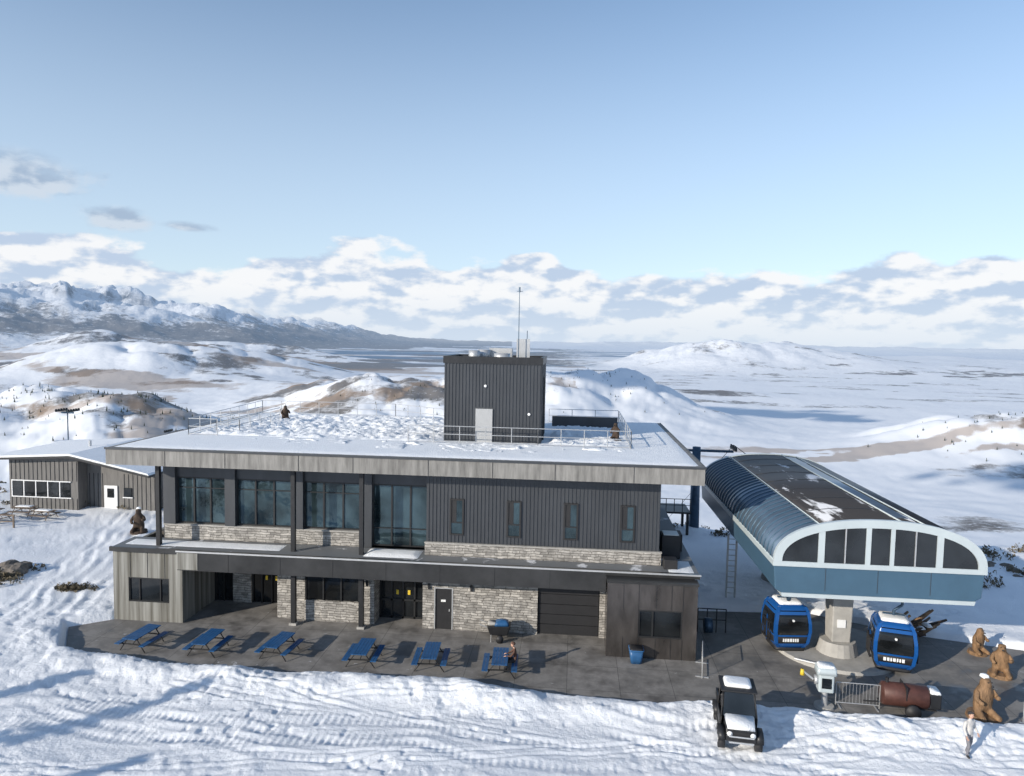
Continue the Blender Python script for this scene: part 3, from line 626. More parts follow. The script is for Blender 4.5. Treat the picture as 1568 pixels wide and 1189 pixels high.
def head(K,c,face,hair='cl_brown',hat=None):
    c=Vector(c); f_=Vector(face).normalized(); s_=Vector((0,0,1)).cross(f_).normalized(); u=f_.cross(s_)
    def loc(a,b_,cc): return c+f_*a+s_*b_+u*cc
    rings=[]
    for z,w,dp,of in ((-.115,.03,.03,.045),(-.10,.045,.05,.03),(-.06,.062,.08,.01),(-.01,.073,.092,0),(.04,.076,.097,-.004),(.08,.066,.085,-.006),(.105,.045,.06,-.006),(.118,.015,.02,-.006)):
        rings.append([loc(dp*math.cos(2*math.pi*k/16)+of,w*math.sin(2*math.pi*k/16),z) for k in range(16)])
    K('head','skin',True).loft(rings)
    K('nose','skin',True).loft([[loc(.085,-.008,.0),loc(.085,.008,.0),loc(.09,.0,.012)],[loc(.085,-.016,-.035),loc(.085,.016,-.035),loc(.118,0,-.03)]])
    for sg in(-1,1):
        K('ears','skin',True).cyl(loc(-.005,sg*.07,-.005),loc(-.005,sg*.088,-.005),.028,.022,10); K('eyes','door',True).cyl(loc(.085,sg*.03,.005),loc(.093,sg*.03,.005),.010,.008,8)
    K('mouth','red').cyl(loc(.088,-.022,-.062),loc(.088,.022,-.062),.005,n=6)
    rings=[]
    for z,w in ((-.02,1.05),(.03,1.1),(.075,1.12),(.11,.95),(.135,.45)):
        bw=np.interp(z,[-.02,.04,.08,.105,.14],[.074,.077,.068,.05,.03]); rings.append([loc(bw*1.22*w*math.cos(2*math.pi*k/16)-(.03 if z<.04 else .008),bw*w*math.sin(2*math.pi*k/16),z) for k in range(16)])
    K('hair' if not hat else 'hat',hair if not hat else hat,True).loft(rings)
def seated_man(loc,rz):
    K=Asm('seated_man',loc,rz)
    J={'pel':((0,0,.58),(.15,.12)),'sp':((-.02,0,.78),(.14,.11)),'ch':((-.06,0,.98),(.17,.12)),'nk':((-.1,0,1.14),.06),'hd':((-.13,0,1.2),.05),
       'sl':((-.07,-.19,1.05),.065),'el':((-.22,-.25,.84),.05),'wl':((-.42,-.16,.80),.034),'sr':((-.07,.19,1.05),.065),'er':((-.22,.25,.84),.05),'wr':((-.42,.14,.80),.034),
       'hl':((-.06,-.1,.55),.09),'kl':((-.46,-.13,.52),.068),'al':((-.44,-.13,.10),.045),'tl':((-.58,-.14,.05),.045),'hr':((-.06,.1,.55),.09),'kr':((-.46,.13,.52),.068),'ar':((-.40,.13,.10),.045),'tr':((-.54,.14,.05),.045)}
    E=[('pel','sp'),('sp','ch'),('ch','nk'),('nk','hd'),('ch','sl'),('sl','el'),('el','wl'),('ch','sr'),('sr','er'),('er','wr'),('pel','hl'),('hl','kl'),('kl','al'),('al','tl'),('pel','hr'),('hr','kr'),('kr','ar'),('ar','tr')]
    lab=lambda a,b_: 2 if b_ in('tl','tr') else (1 if b_ in ('kl','kr','al','ar') else (3 if b_=='hd' else 0))
    skinmesh('body',J,E,['cl_brown','cl_dark','black','skin'],lab,1,K.e)
    head(K,(-.16,0,1.31),(-1,0,-.25))
    hand(K.e,(-.42,-.16,.80),(-1,.1,-.05),1,(0,0,1)); hand(K.e,(-.42,.14,.80),(-1,-.1,-.05),-1,(0,0,1))
    return K.done()
def walker(name,loc,rz,coat='cl_white',pants='cl_white',hat='cl_dark'):
    K=Asm(name,loc,rz)
    J={'pel':((0,0,.95),(.15,.11)),'sp':((0,-.01,1.13),(.145,.11)),'ch':((0,-.01,1.34),(.18,.12)),'nk':((0,-.01,1.49),.06),'hd':((0,-.02,1.56),.05),
       'sl':((-.2,0,1.41),.07),'el':((-.29,-.02,1.14),.055),'wl':((-.31,-.16,.93),.036),'sr':((.2,0,1.41),.07),'er':((.29,.05,1.14),.055),'wr':((.3,-.1,.94),.036),
       'hl':((-.1,0,.88),.095),'kl':((-.12,-.12,.5),.07),'al':((-.12,-.05,.1),.05),'tl':((-.13,-.2,.05),.05),'hr':((.1,0,.88),.095),'kr':((.12,.02,.5),.07),'ar':((.12,.17,.12),.05),'tr':((.13,.04,.05),.05)}
    E=[('pel','sp'),('sp','ch'),('ch','nk'),('nk','hd'),('ch','sl'),('sl','el'),('el','wl'),('ch','sr'),('sr','er'),('er','wr'),('pel','hl'),('hl','kl'),('kl','al'),('al','tl'),('pel','hr'),('hr','kr'),('kr','ar'),('ar','tr')]
    lab=lambda a,b_: 2 if b_ in('tl','tr') else (1 if b_ in ('kl','kr','al','ar') else (3 if b_=='hd' else 0))
    skinmesh('body',J,E,[coat,pants,'black','skin'],lab,1,K.e)
    head(K,(0,-.03,1.66),(.1,-1,-.1),hat=hat)
    hand(K.e,(-.31,-.16,.93),(-.05,-.5,-1),1,(0,1,-.4)); hand(K.e,(.3,-.1,.94),(.05,-.4,-1),-1,(0,1,-.4))
    return K.done()
seated_man((-2.42,32.6,0),.05)
walker('walking_man',(15.2,27.4,hz(15.2,27.4)-.02),.4,'cl_white','cl_grey')
def bear(name,loc,rz,sc_,mat='woodtan',snow=False):
    K=Asm(name,loc,rz,sc_)
    J={'pel':((0,.05,.35),(.30,.28)),'be':((0,0,.6),(.32,.28)),'ch':((0,-.02,.95),(.27,.22)),'nk':((0,-.06,1.15),.16),'hd':((0,-.1,1.3),(.17,.17)),'mz':((0,-.3,1.26),.08),
       'sl':((-.26,-.06,1.0),.11),'el':((-.38,-.16,.75),.09),'pl':((-.24,-.36,.62),.085),'sr':((.26,-.06,1.0),.11),'er':((.38,-.16,.78),.09),'pr':((.26,-.38,.85),.085),
       'hl':((-.22,-.05,.28),.16),'fl':((-.28,-.42,.16),.11),'tl':((-.28,-.5,.2),.1),'hr':((.22,-.05,.28),.16),'fr':((.28,-.42,.16),.11),'tr':((.28,-.5,.2),.1),
       'ea':((-.13,-.06,1.46),.045),'eb':((.13,-.06,1.46),.045)}
    E=[('pel','be'),('be','ch'),('ch','nk'),('nk','hd'),('hd','mz'),('ch','sl'),('sl','el'),('el','pl'),('ch','sr'),('sr','er'),('er','pr'),('pel','hl'),('hl','fl'),('fl','tl'),('pel','hr'),('hr','fr'),('fr','tr'),('hd','ea'),('hd','eb')]
    skinmesh('carved_body',J,E,[mat],None,1,K.e)
    K('log_base',mat).cyl((0,0,0),(0,0,.16),.48,.45,18)
    K('nose','door',True).cyl((0,-.36,1.28),(0,-.40,1.28),.04,.03,8)
    for sg in(-1,1): K('eyes','door',True).cyl((sg*.07,-.25,1.36),(sg*.07,-.275,1.36),.02,n=8)
    if snow: K('snow_cap','snow',True).loft([rrect(0,0,w,w,z,.05) for z,w in ((1.44,.12),(1.52,.1),(1.55,.05))])
    return K.done()
bear('carved_bear_statue',(21.0,37.6,0),.3,.95); bear('carved_bear_statue',(20.7,35.1,0),-.4,1.1)
bear('carved_bear_statue',(17.6,30.9,0),.2,1.25,'woodtan',True)
bear('carved_bear_statue',(-20.3,48.5,9.6),.5,.75,'wooddark'); bear('carved_bear_statue',(2.6,43.6,9.6),-.5,.75,'wooddark')
bear('carved_bear_statue',(-33.3,51.5,hz(-33.3,51.5)),.3,1.3,'wooddark',True)
flush()
# ------------------------------------------------------------------ utility vehicle
def utv(loc,rz):
    K=Asm('utility_vehicle',loc,rz)
    b_=K('body','siding_dark',False,.04)
    b_.prism([(-1.35,.45),(-1.4,.75),(-1.3,.95),(-.55,1.08),(-.5,.62),(.5,.6),(.55,.95),(1.35,.95),(1.4,.55),(1.3,.42)],'x',-.55,.55)
    b_.box(-.74,.74,-.45,.45,.38,.5)
    for sx in (-1,1):
        for sy in (-.95,.95):
            K('tyres','black',True).cyl((sx*.55,sy,.32),(sx*.80,sy,.32),.33,n=20); K('hubs','steel',True).cyl((sx*.8,sy,.32),(sx*.815,sy,.32),.15,n=12)
            K('fenders','siding_dark',True).prism([(sy-.42,.45),(sy-.38,.68),(sy-.18,.80),(sy+.18,.80),(sy+.38,.68),(sy+.42,.45),(sy+.36,.45),(sy+.30,.62),(sy+.14,.72),(sy-.14,.72),(sy-.30,.62),(sy-.36,.45)],'x',sx*.56,sx*.82)
    K('hood_snow','snow',True).loft([[(-.5,-1.34,.93),(.5,-1.34,.93),(.56,-.6,1.08),(-.56,-.6,1.08)],[(-.46,-1.28,1.03),(.46,-1.28,1.03),(.5,-.64,1.17),(-.5,-.64,1.17)]])
    cg=K('roll_cage','black',True)
    for sx in(-1,1):
        cg.cyl((sx*.66,-.6,1.0),(sx*.58,-.25,1.9),.03,n=8); cg.cyl((sx*.58,-.25,1.9),(sx*.58,.7,1.9),.03,n=8); cg.cyl((sx*.58,.7,1.9),(sx*.66,.75,.6),.03,n=8); cg.cyl((sx*.66,-.6,1.0),(sx*.66,-.45,.5),.03,n=8)
        K('headlights','white',True).cyl((sx*.42,-1.39,.78),(sx*.42,-1.42,.78),.1,n=12)
        K('door_nets','siding_dark').box(sx*.68-.02,sx*.68+.02,-.4,.6,.5,.95)
    for yy_,z in ((-.25,1.9),(.7,1.9),(.75,1.2)): cg.cyl((-.6,yy_,z),(.6,yy_,z),.03,n=8)
    K('roof','black',False,.03).box(-.68,.68,-.42,.85,1.91,1.97)
    K('roof_snow','snow',True).loft([rrect(0,.3,.52,.42,1.97,.15),rrect(0,.3,.5,.4,2.05,.15),rrect(0,.3,.38,.3,2.09,.15)])
    K('windshield','glassd').add([(-.6,-.62,1.06),(.6,-.62,1.06),(.54,-.3,1.85),(-.54,-.3,1.85)],[(0,1,2,3)])
    K('seats','door',False,.04).box(-.58,-.05,0,.5,.6,.8); K('seats','door').box(.05,.58,0,.5,.6,.8); K('seats','door').box(-.58,-.05,.42,.55,.8,1.4); K('seats','door').box(.05,.58,.42,.55,.8,1.4)
    K('steering_wheel','black',True).cyl((-.3,-.25,1.1),(-.3,-.22,1.13),.17,n=16)
    K('bumper','steel').cyl((-.45,-1.48,.5),(.45,-1.48,.5),.035,n=8); K('bumper','steel').cyl((-.45,-1.48,.72),(.45,-1.48,.72),.03,n=8)
    K('grille','black').box(-.3,.3,-1.42,-1.39,.6,.88)
    cb=K('cargo_bed','siding_dark'); 
    cb.box(-.68,-.62,.85,1.5,.8,1.12);cb.box(.62,.68,.85,1.5,.8,1.12);cb.box(-.62,.62,1.44,1.5,.8,1.12);cb.box(-.62,.62,.85,1.44,.8,.85)
    return K.done()
utv((6.7,27.75,hz(6.7,27.75)-.06),-.1)
K=Asm('garden_cart',(-3.6,36.0,0),.1)
K('bin','siding_dark',False,.03).loft([rrect(0,0,.45,.3,.35,.08),rrect(0,0,.62,.4,.85,.08)])
K('tarp','bluep',True).loft([rrect(.15,0,.38,.32,.85,.1),rrect(.17,.02,.32,.26,1.0,.1),rrect(.22,0,.14,.12,1.1,.06)])
K('sacks','conc',True).loft([rrect(-.35,.05,.25,.25,.85,.1),rrect(-.35,.05,.2,.2,.98,.1)])
for sx in(-1,1): K('wheels','black',True).cyl((.05,sx*.4,.2),(.05,sx*.48,.2),.2,n=16)
K('handles','steel').cyl((-.6,-.3,.8),(-1.0,-.3,.95),.02); K('handles','steel').cyl((-.6,.3,.8),(-1.0,.3,.95),.02); K('legs','steel').cyl((-.4,-.3,0),(-.4,-.3,.4),.02); K('legs','steel').cyl((-.4,.3,0),(-.4,.3,.4),.02)
K.done()
K=Asm('blue_bin',(3.35,34.35,0),0)
K('body','bluep',True).loft([rrect(0,0,w,w,z,.12) for z,w in ((0,.26),(.3,.3),(.65,.34))]); K('rim','bluep',True).loft([rrect(0,0,.37,.37,.65,.12),rrect(0,0,.37,.37,.7,.12)]); K('lid','black',True).loft([rrect(0,0,.33,.33,.7,.12),rrect(0,0,.3,.3,.75,.12)])
K.done()
K=Asm('information_pedestal',(11.15,31.0,0),-.1)
K('cabinet','termwhite',False,.05).loft([rrect(0,0,.32,.28,z,.08) for z in (.75,1.55)]); K('hood','termwhite',True).loft([rrect(0,0,.42,.36,1.55,.1),rrect(0,0,.38,.32,1.85,.1)])
K('post','steel').cyl((0,0,0.12),(0,0,.75),.14,.12,14); K('foot','conc').cyl((0,0,0),(0,0,.12),.42,.4,18); K('screen','glassd').box(-.2,.2,-.3,-.281,.95,1.4)
K('head_unit','steel',True).cyl((-.45,0,1.2),(-.32,0,1.2),.2,n=14); K('side_arm','steel').cyl((-.5,0,1.2),(-.9,0,1.5),.05); K('lamp','yellow',True).cyl((-.95,0,1.35),(-.95,0,1.6),.1,.07,10); K('snow','snow',True).loft([rrect(0,0,.36,.3,1.85,.1),rrect(0,0,.3,.24,1.93,.1)])
K.done()
K=Asm('towable_smoker',(14.5,30.9,0.05),-.12)
K('tank','rust',True).loft([[(x_,.45*math.cos(rad(20*k))*s_,.75+.5*math.sin(rad(20*k))*s_) for k in range(18)] for x_,s_ in ((-1.0,.9),(-.95,1),(.75,1),(.8,.9))])
K('frame','black').box(-1.1,1.1,-.3,-.24,.3,.36); K('frame','black').box(-1.1,1.1,.24,.3,.3,.36)
for sx in(-1,1): K('wheels','black',True).cyl((.1,sx*.5,.3),(.1,sx*.68,.3),.3,n=18)
K('firebox','siding_dark',False,.04).box(.8,1.25,-.35,.35,.4,1.05); K('chimney','siding_dark').cyl((-.8,0,1.2),(-.8,0,1.45),.07); K('seams','siding_dark').box(-.15,-.12,-.47,.47,.7,1.26); K('snow','snow',True).loft([rrect(1.03,0,.22,.35,1.05,.08),rrect(1.03,0,.18,.3,1.15,.08)])
K('tow_bar','black').cyl((-1.1,0,.33),(-1.7,0,.3),.03)
K.done()
def barrier(loc,rz,w=2.2):
    K=Asm('crowd_barrier',loc,rz); s_=K('rails','steel')
    s_.cyl((0,0,.15),(w,0,.15),.02,n=6); s_.cyl((0,0,1.05),(w,0,1.05),.02,n=6); s_.cyl((0,0,0),(0,0,1.05),.02,n=6); s_.cyl((w,0,0),(w,0,1.05),.02,n=6)
    k=.14
    while k<w: s_.cyl((k,0,.15),(k,0,1.05),.007,n=5); k+=.14
    K('feet','steel').box(.1,.16,-.3,.3,0,.03); K('feet','steel').box(w-.16,w-.1,-.3,.3,0,.03); K.done()
barrier((11.7,31.2,.01),-.05,1.8); barrier((6.3,33.0,0),1.4,1.8); barrier((18.9,30.3,.05),.15)
K=Asm('driftwood_log_pile',(18.2,38.9,.05),.2)
for k in range(20):
    a=(random.uniform(-1.3,1.3),random.uniform(-.6,.6),random.uniform(.1,.5)); t=random.uniform(-.9,.9)
    b_=(a[0]+1.3*math.cos(t),a[1]+.8*math.sin(t),a[2]+random.uniform(.1,1.1)); K('logs' if k%2 else 'logs_pale','wooddark' if k%2 else 'woodtan',True).cyl(a,b_,.12,.06,8)
for k in range(6): K('snow','snow',True).loft([rrect(-1+k*.4,0,.18,.3,.5+.1*(k%3),.1),rrect(-1+k*.4,0,.1,.2,.62+.1*(k%3),.08)])
K.done()
K=Asm('equipment_rack',(7.0,38.5,0),0)
for k in range(4): K('frame','black').cyl((k*.5,0,0),(k*.5,0,1.3),.03,n=6)
K('frame','black').cyl((0,0,1.3),(1.5,0,1.3),.03,n=6); K('frame','black').cyl((0,0,.7),(1.5,0,.7),.03,n=6); K('reel','greenmach',True).cyl((.3,-.3,.5),(.7,-.3,.5),.4,n=16); K.done()
# ------------------------------------------------------------------ left cabin
lz=hz(-42,57)-.1
K=Asm('ski_patrol_cabin',(0,0,lz),0)
K('walls_left','lodge').prism([(-48.6,0),(-42.3,0),(-42.3,4.75),(-48.6,4.42)],'y',57.0,66)
K('walls_right','lodge').prism([(-42.29,0),(-36,0),(-36,3.3),(-42.29,4.4)],'y',58.2,66)
xx=-48.4
while xx<-42.4:
    K('battens','siding_dark').box(xx-.02,xx+.02,56.97,57.0,2.65,4.35); K('battens','siding_dark').box(xx-.02,xx+.02,56.97,57.0,0,1.12); xx+=.4
xx=-42.1
while xx<-36.1: K('battens','siding_dark').box(xx-.02,xx+.02,58.17,58.2,0,3.2) if not -40.9<xx<-39.3 else None; xx+=.4
K('roof','siding_dark').prism([(-50.2,4.38),(-42.6,4.8),(-35.4,3.35),(-35.4,3.5),(-42.6,4.95),(-50.2,4.53)],'y',56.2,66.5)
K('roof_snow','snow').prism([(-50.1,4.55),(-42.6,4.97),(-35.5,3.52),(-35.6,3.68),(-42.6,5.15),(-50.0,4.71)],'y',56.35,66.4)
for k in range(5): K('window_glass','glassd').box(-48.3+k*1.1,-47.4+k*1.1,56.95,56.98,1.23,2.55); K('window_frames','white').box(-48.36+k*1.1,-48.28+k*1.1,56.91,56.96,1.221,2.559)
K('window_frames','white').box(-48.36,-42.9,56.9,56.96,2.56,2.64); K('window_frames','white').box(-48.36,-42.9,56.9,56.96,1.14,1.22)
K('door','white').box(-40.7,-39.5,58.1,58.18,0,2.15); K('door_glass','glassd').box(-40.4,-39.8,58.06,58.099,1.1,1.9)
K('small_window','glassd').box(-38.9,-38.2,58.1,58.16,1.2,2.0); K('small_window_frame','white').box(-39.0,-38.1,58.08,58.17,1.1,1.19)
K('flue','steel').cyl((-44,61,4.5),(-44,61,5.6),.12); K('flue','steel').cyl((-38.5,60,3.6),(-38.5,60,4.7),.1)
K.done()
K=Asm('storage_shed',(-32.5,60,hz(-32.5,60)-.3),0)
K('walls','lodge').box(-2.5,2.5,0,4,0,2.4); K('roof','siding_dark').prism([(-2.8,2.3),(0,3.0),(2.8,2.3),(2.8,2.42),(0,3.12),(-2.8,2.42)],'y',-.3,4.3); K('snow','snow').prism([(-2.8,2.43),(0,3.13),(2.8,2.43),(2.7,2.6),(0,3.3),(-2.7,2.6)],'y',-.2,4.2); K('door','white').box(-.5,.5,-.05,-.002,0,2); K.done()
def lift(name,x,y,h,z=None,arm=2.2,r=.2):
    z=hz(x,y)-.3 if z is None else z
    K=Asm(name,(x,y,z),0); K('pole','greenmach',True).cyl((0,0,0),(0,0,h),r,r*.75,14); K('crossarm','greenmach').box(-arm,arm,-.08,.08,h-.4,h-.2)
    for sx in(-1,1):
        K('sheaves','black').box(sx*arm-.08,sx*arm+.08,-1.0,1.0,h-.15,h+.0)
        for q in range(5): K('sheave_wheels','black',True).cyl((sx*arm-.06,-.9+q*.45,h+.05),(sx*arm+.06,-.9+q*.45,h+.05),.15,n=12)
        if arm>2: K('catwalk','steel').box(sx*arm-.5,sx*arm+.5,-1.2,1.2,h-.9,h-.86)
    K.done(); return z+h
za=lift('lift_tower',10.3,60,8.5,-1.5,3.0,.45); zb=lift('lift_tower',16.5,175,14,None,3.0,.4)
lift('chairlift_tower',-62,82,12.5,None,.8,.09); lift('chairlift_tower',-56,95,12.5,None,.8,.09); lift('chairlift_tower',-66,112,15,None,.8,.10)
K=Asm('haul_cable',(0,0,0),0)
for sx in(-3,3): K('cable','siding_dark').cyl((13.9+sx,50,4.5),(10.3+sx,60,za+.25),.03,n=6); K('cable','siding_dark').cyl((10.3+sx,60,za+.25),(16.5+sx,175,zb+.2),.03,n=6)
K.done()
K=Asm('equipment_platform',(8.0,57,-1),0)
K('deck','siding_dark').box(-3,1.5,0,3,3,3.15); 
for a in (-2.8,1.3): 
    for b_ in (.2,2.8): K('posts','siding_dark').box(a-.1,a+.1,b_-.1,b_+.1,0,3)
for k in range(8): K('handrail','siding_dark').cyl((-3+k*.64,0,3.1),(-3+k*.64,0,4.2),.03,n=6)
K('handrail','siding_dark').cyl((-3,0,4.2),(1.5,0,4.2),.03,n=6); K('handrail','siding_dark').cyl((-3,0,3.7),(1.5,0,3.7),.025,n=6); K('boxes','greenmach').box(-2.4,-1,1,2,3.15,4.3); K.done()

# ------------------------------------------------------------------ vegetation
def pine_mesh(mb_,x,y,z,h,w,tiers=7,n=9):
    for k in range(tiers):
        f_=k/tiers; zz=z+h*(.12+.8*f_); r=w*(1-f_)**.85*random.uniform(.8,1.15)+.03*w; hh=h*.88/tiers*2.0
        vs=[(x,y,zz+hh)]; off=random.random()*6
        for i_ in range(n*2):
            t=off+math.pi*i_/n; rr=r*(random.uniform(.85,1.15) if i_%2==0 else random.uniform(.45,.65)); vs.append((x+rr*math.cos(t),y+rr*math.sin(t),zz-(.12*hh if i_%2==0 else -.1*hh)))
        mb_.add(vs,[(0,1+i_,1+(i_+1)%(2*n)) for i_ in range(2*n)])
    mb_.cyl((x,y,z-.5),(x,y,z+h*.3),w*.1,w*.07,6)
mb=MB()
clusters=[(-210,430,50,40,14),(-500,1250,150,90,90),(-700,1500,150,150,110),(-1000,1450,150,100,140),(-260,1900,160,120,90),(200,2300,160,140,90),(-1100,1700,200,200,80),(-420,800,60,120,40),(1230,1700,120,120,60)]
for (hx,hy,sx,sy,nn) in clusters:
    xs_=np.array([random.gauss(hx,sx) for _ in range(nn)]); ys_=np.array([random.gauss(hy,sy) for _ in range(nn)])
    wxs=C5*xs_-S5*ys_; wys=S5*xs_+C5*ys_; zs_=terrain(wxs,wys)
    for wx,wy,wz,ycq in zip(wxs,wys,zs_,ys_):
        if ycq<150: continue
        h=random.uniform(4,9); pine_mesh(mb,wx,wy,wz-.4,h,h*.22,4,5)
mkobj('distant_pine_trees',mb,M['needle'])
def pine(loc,h):
    K=Asm('pine_tree',loc,0); K('trunk','bark',True).cyl((0,0,0),(0,0,h*.96),h*.022,.02,8); nd=K('needles','needle'); br=K('branches','bark')
    z=h*.12
    while z<h*.97:
        r=h*.2*(1-z/h)**.8+.1
        for k in range(7):
            t=random.random()*6.28; rr=r*random.uniform(.7,1.1); e=Vector((rr*math.cos(t),rr*math.sin(t),z-rr*.25)); br.cyl((0,0,z),e,.03,.01,4)
            for q in range(9):
                p=Vector((0,0,z)).lerp(e,random.uniform(.25,1.05)); s_=.28
                a=[p+Vector((random.uniform(-s_,s_),random.uniform(-s_,s_),random.uniform(-s_*.5,s_*.3))) for _ in range(3)]; nd.add(a,[(0,1,2)])
        z+=h*.035
    K.done()
for x,y,h in ((-32,14,8),(-35,17,6.5),(-30,10,7)): pine((x,y,0),h)
mb=MB()
def bushes(pts):
    P_=np.array(pts); zz=terrain(P_[:,0],P_[:,1])
    for (x,y,s_),z in zip(pts,zz):
        z-=.05
        for k in range(46):
            t=random.random()*6.28; f_=random.random()**.5*s_; p=Vector((x+f_*math.cos(t),y+f_*math.sin(t),z+random.random()*s_*.9*(1-f_/s_*.5)))
            q=.07+.1*random.random(); mb.add([p+Vector((random.uniform(-q,q),random.uniform(-q,q),random.uniform(-q,q*1.6))) for _ in range(3)],[(0,1,2)])
def cw(a,b_): return (C5*a-S5*b_,S5*a+C5*b_)
pts=[]
for k in range(150): pts.append((*cw(random.uniform(22,48),random.uniform(45,56)),random.uniform(.25,.75)))
for k in range(90): pts.append((*cw(random.uniform(-2,26),random.uniform(56,66)),random.uniform(.2,.5)))
for k in range(120): pts.append((*cw(random.uniform(-75,-30),random.uniform(60,82)),random.uniform(.2,.8)))
for k in range(14): pts.append((-29.5+random.gauss(0,.5),39+random.gauss(0,.25),.3))
for k in range(14): pts.append((-35+random.gauss(0,.8),40.5+random.gauss(0,.6),.45))
bushes(pts)
mkobj('sagebrush',mb,M['sage'])
def rock(loc,s_):
    bm=bmesh.new(); bmesh.ops.create_icosphere(bm,subdivisions=3,radius=1)
    P_=np.array([v_.co[:] for v_ in bm.verts]); n_=fbm(P_[:,0]*1.5+loc[0],P_[:,1]*1.5+P_[:,2]*2,4,5)
    for v_,q in zip(bm.verts,n_): v_.co=v_.co*(1+.4*float(q))*s_; v_.co.z*=.65
    me_=bpy.data.meshes.new('boulder'); bm.to_mesh(me_); bm.free(); me_.materials.append(M['rock']); o=bpy.data.objects.new('boulder',me_); o.location=loc; sc.collection.objects.link(o)
for k in range(16):
    wx,wy=cw(random.uniform(27,42),random.uniform(47,52)); rock((wx,wy,hz(wx,wy)-.1),random.uniform(.25,.6))
for k in range(7): 
    px,py_=-35.5+random.uniform(-1.2,1),41+random.uniform(-1.5,1.5); rock((px,py_,hz(px,py_)+.1),random.uniform(.4,.8))

# ------------------------------------------------------------------ clouds off to the left that shade the valley
SUN_AZ=rad(227); EL=rad(18)
sdir=Vector((math.sin(SUN_AZ)*math.cos(EL),math.cos(SUN_AZ)*math.cos(EL),math.sin(EL)))
bm=bmesh.new()
tgt=Vector((C5*820-S5*2650,S5*820+C5*2650,-245)); cpos=tgt+sdir*(1150/math.sin(EL))
for k in range(60):
    ex=random.gauss(0,330); ey=random.gauss(0,70); s_=random.uniform(.25,1)*(1-min(.7,abs(ex)/900))
    m_=Matrix.Translation((ex,ey,random.uniform(-20,40)))@Matrix.Diagonal((170*s_,85*s_,45*s_,1)); bmesh.ops.create_icosphere(bm,subdivisions=2,radius=1,matrix=m_)
me_=bpy.data.meshes.new('cloud'); bm.to_mesh(me_); bm.free(); me_.materials.append(M['snow']); me_.shade_smooth(); o=bpy.data.objects.new('cloud',me_); o.location=cpos; sc.collection.objects.link(o)
tgt=Vector((C5*1150-S5*1350,S5*1150+C5*1350,-240)); cp2=tgt+sdir*(1150/math.sin(EL)); o2=bpy.data.objects.new('cloud',me_); o2.location=cp2; o2.scale=(.5,.5,1); sc.collection.objects.link(o2)

# ------------------------------------------------------------------ world
w=bpy.data.worlds.new('World'); sc.world=w; w.use_nodes=True; nt=w.node_tree; N=nt.nodes; L=nt.links
bg=N['Background']; sky=N.new('ShaderNodeTexSky'); sky.sky_type='NISHITA'; sky.sun_disc=False; sky.sun_elevation=EL; sky.sun_rotation=SUN_AZ; sky.altitude=2000; sky.air_density=1.0; sky.dust_density=.8; sky.ozone_density=1.5
bg.inputs[1].default_value=.15
def ma(op,a,b_=None,c_=None):
    n_=N.new('ShaderNodeMath'); n_.operation=op
    for k,v_ in enumerate((a,b_,c_)):
        if v_ is None: continue
        if hasattr(v_,'links'): L.new(v_,n_.inputs[k])
        else: n_.inputs[k].default_value=v_
    return n_.outputs[0]
def mrw(v_,a,b_,c_=0,d_=1,t='LINEAR'):
    n_=N.new('ShaderNodeMapRange'); n_.interpolation_type=t; n_.inputs[1].default_value=a; n_.inputs[2].default_value=b_; n_.inputs[3].default_value=c_; n_.inputs[4].default_value=d_; L.new(v_,n_.inputs[0]); return n_.outputs[0]
def mixc(f_,a,b_):
    n_=N.new('ShaderNodeMix'); n_.data_type='RGBA'
    if hasattr(f_,'links'): L.new(f_,n_.inputs['Factor'])
    else: n_.inputs['Factor'].default_value=f_
    for k,v_ in (('A',a),('B',b_)):
        if hasattr(v_,'links'): L.new(v_,n_.inputs[k])
        else: n_.inputs[k].default_value=v_
    return n_.outputs['Result']
tc=N.new('ShaderNodeTexCoord'); sp=N.new('ShaderNodeSeparateXYZ'); L.new(tc.outputs['Generated'],sp.inputs[0])
az=ma('MULTIPLY',ma('ARCTAN2',sp.outputs[0],sp.outputs[1]),180/math.pi); el=ma('MULTIPLY',ma('ARCSINE',sp.outputs[2]),180/math.pi)
gain=N.new('ShaderNodeVectorMath'); gain.operation='MULTIPLY'; gain.inputs[1].default_value=(1.36,1.38,1.34); L.new(sky.outputs[0],gain.inputs[0])
hzc=mixc(mrw(el,2,30,.68,.04,'SMOOTHSTEP'),gain.outputs[0],(4.2,4.9,5.7,1))
L.new(hzc,bg.inputs[0])
def cn(sa,se,oa=0,oe=0,detail=8,dist=.0,rg=.55):
    cb=N.new('ShaderNodeCombineXYZ'); L.new(ma('MULTIPLY_ADD',az,sa,oa),cb.inputs[0]); L.new(ma('MULTIPLY_ADD',el,se,oe),cb.inputs[1])
    n_=N.new('ShaderNodeTexNoise'); n_.inputs['Scale'].default_value=1; n_.inputs['Detail'].default_value=detail; n_.inputs['Roughness'].default_value=rg; n_.inputs['Distortion'].default_value=dist; L.new(cb.outputs[0],n_.inputs[0]); return n_.outputs[0]
n1=cn(.19,.40,7.3,2.6,8,0,.57); n1a=cn(.19,.40,7.3,2.6,3,0,.5); n1s=cn(.19,.40,7.40,2.36,3,0,.5); nlow=cn(.09,.12,5,3,2); nw=cn(.55,.8,1.7,9.1,4)
top=ma('ADD',6.4,ma('MULTIPLY',ma('SUBTRACT',nlow,.5),8))
cover=mrw(ma('SUBTRACT',el,top),-2.0,1.4,1,0,'SMOOTHSTEP')
wa=ma('MULTIPLY',ma('SUBTRACT',nw,.5),7.0); we=ma('MULTIPLY',ma('SUBTRACT',n1,.5),5.0)
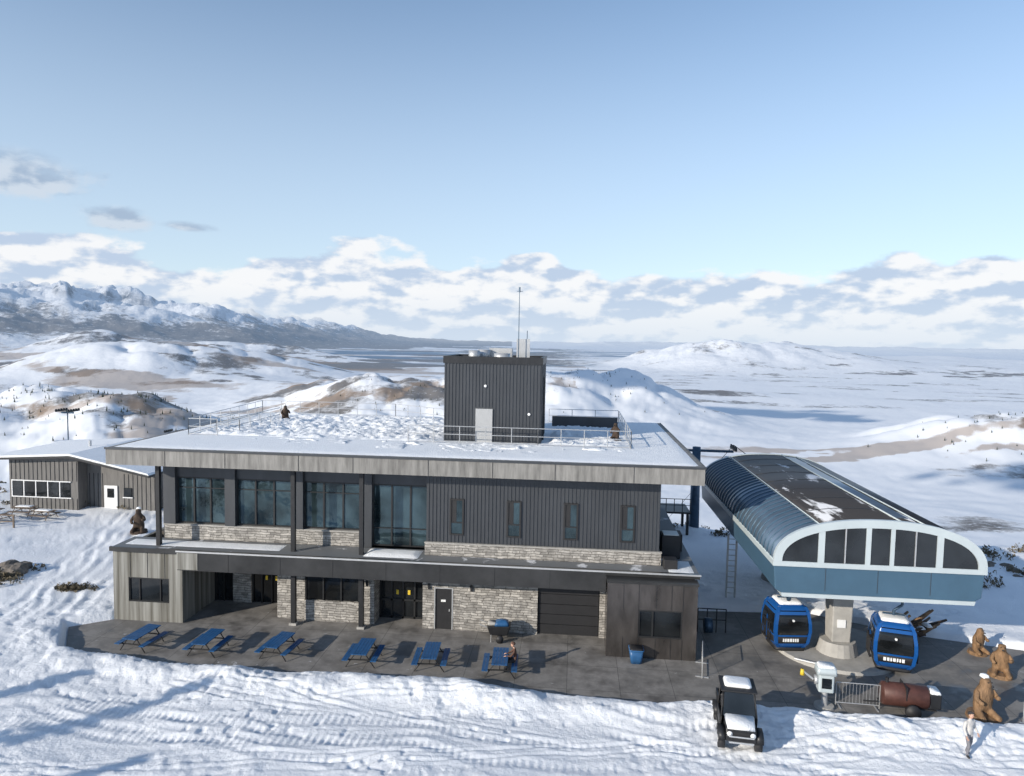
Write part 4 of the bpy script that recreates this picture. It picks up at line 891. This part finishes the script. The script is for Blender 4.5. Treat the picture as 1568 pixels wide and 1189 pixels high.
def blob(a0,e0,ra,re,k=1.0):
    q=ma('ADD',ma('POWER',ma('ABSOLUTE',ma('DIVIDE',ma('MULTIPLY_ADD',wa,k,ma('SUBTRACT',az,a0)),ra)),2.0),ma('POWER',ma('ABSOLUTE',ma('DIVIDE',ma('MULTIPLY_ADD',we,k,ma('SUBTRACT',el,e0)),re)),2.0))
    return ma('POWER',2.718,ma('MULTIPLY',q,-1))
bl=ma('MAXIMUM',blob(-41.2,10.0,6.2,1.9),ma('MAXIMUM',blob(-33.8,7.9,2.3,.9,.5),ma('MULTIPLY',blob(-29.6,7.6,2.4,.4,.3),.8)))
dens0=mrw(ma('ADD',n1,ma('MULTIPLY_ADD',cover,.62,-.74)),0,.15,0,1,'SMOOTHSTEP')
densb=mrw(ma('ADD',bl,ma('MULTIPLY',ma('SUBTRACT',n1,.5),1.2)),.30,.85,0,.85,'SMOOTHSTEP')
dens=ma('MAXIMUM',dens0,densb)
shade=mrw(ma('ADD',ma('SUBTRACT',n1a,n1s),ma('MULTIPLY',ma('SUBTRACT',n1,n1a),1.0)),-.08,.06,0,1,'SMOOTHSTEP')
cc=mixc(shade,(.52,.63,.80,1),(.95,.955,.97,1))
cc=mixc(mrw(el,0,3.6,.7,0),cc,(.66,.76,.89,1))
cc=mixc(mrw(bl,.02,.4),cc,mixc(shade,(.36,.46,.61,1),(.66,.73,.82,1)))
bg2=N.new('ShaderNodeBackground'); L.new(cc,bg2.inputs[0]); bg2.inputs[1].default_value=1.0
ms=N.new('ShaderNodeMixShader'); L.new(ma('MULTIPLY',dens,.94),ms.inputs[0]); L.new(bg.outputs[0],ms.inputs[1]); L.new(bg2.outputs[0],ms.inputs[2]); L.new(ms.outputs[0],N['World Output'].inputs[0])
sl=bpy.data.lights.new('sun','SUN'); sl.energy=5; sl.angle=rad(.5); sl.color=(1,.91,.78); so=bpy.data.objects.new('sun',sl); so.rotation_euler=(-sdir).to_track_quat('-Z','Y').to_euler(); sc.collection.objects.link(so)
cd=bpy.data.cameras.new('camera'); co=bpy.data.objects.new('camera',cd); sc.collection.objects.link(co); cd.sensor_width=36; cd.lens=1090/1568*36; cd.clip_start=.5; cd.clip_end=200000
R=(Matrix.Rotation(rad(5),3,'Z')@Matrix.Rotation(rad(90-3.96),3,'X')@Matrix.Rotation(0.019,3,'Z')); co.matrix_world=Matrix.Translation((0,0,15.7))@R.to_4x4(); sc.camera=co
sc.view_settings.view_transform='Standard'; sc.view_settings.look='None'; sc.view_settings.exposure=0
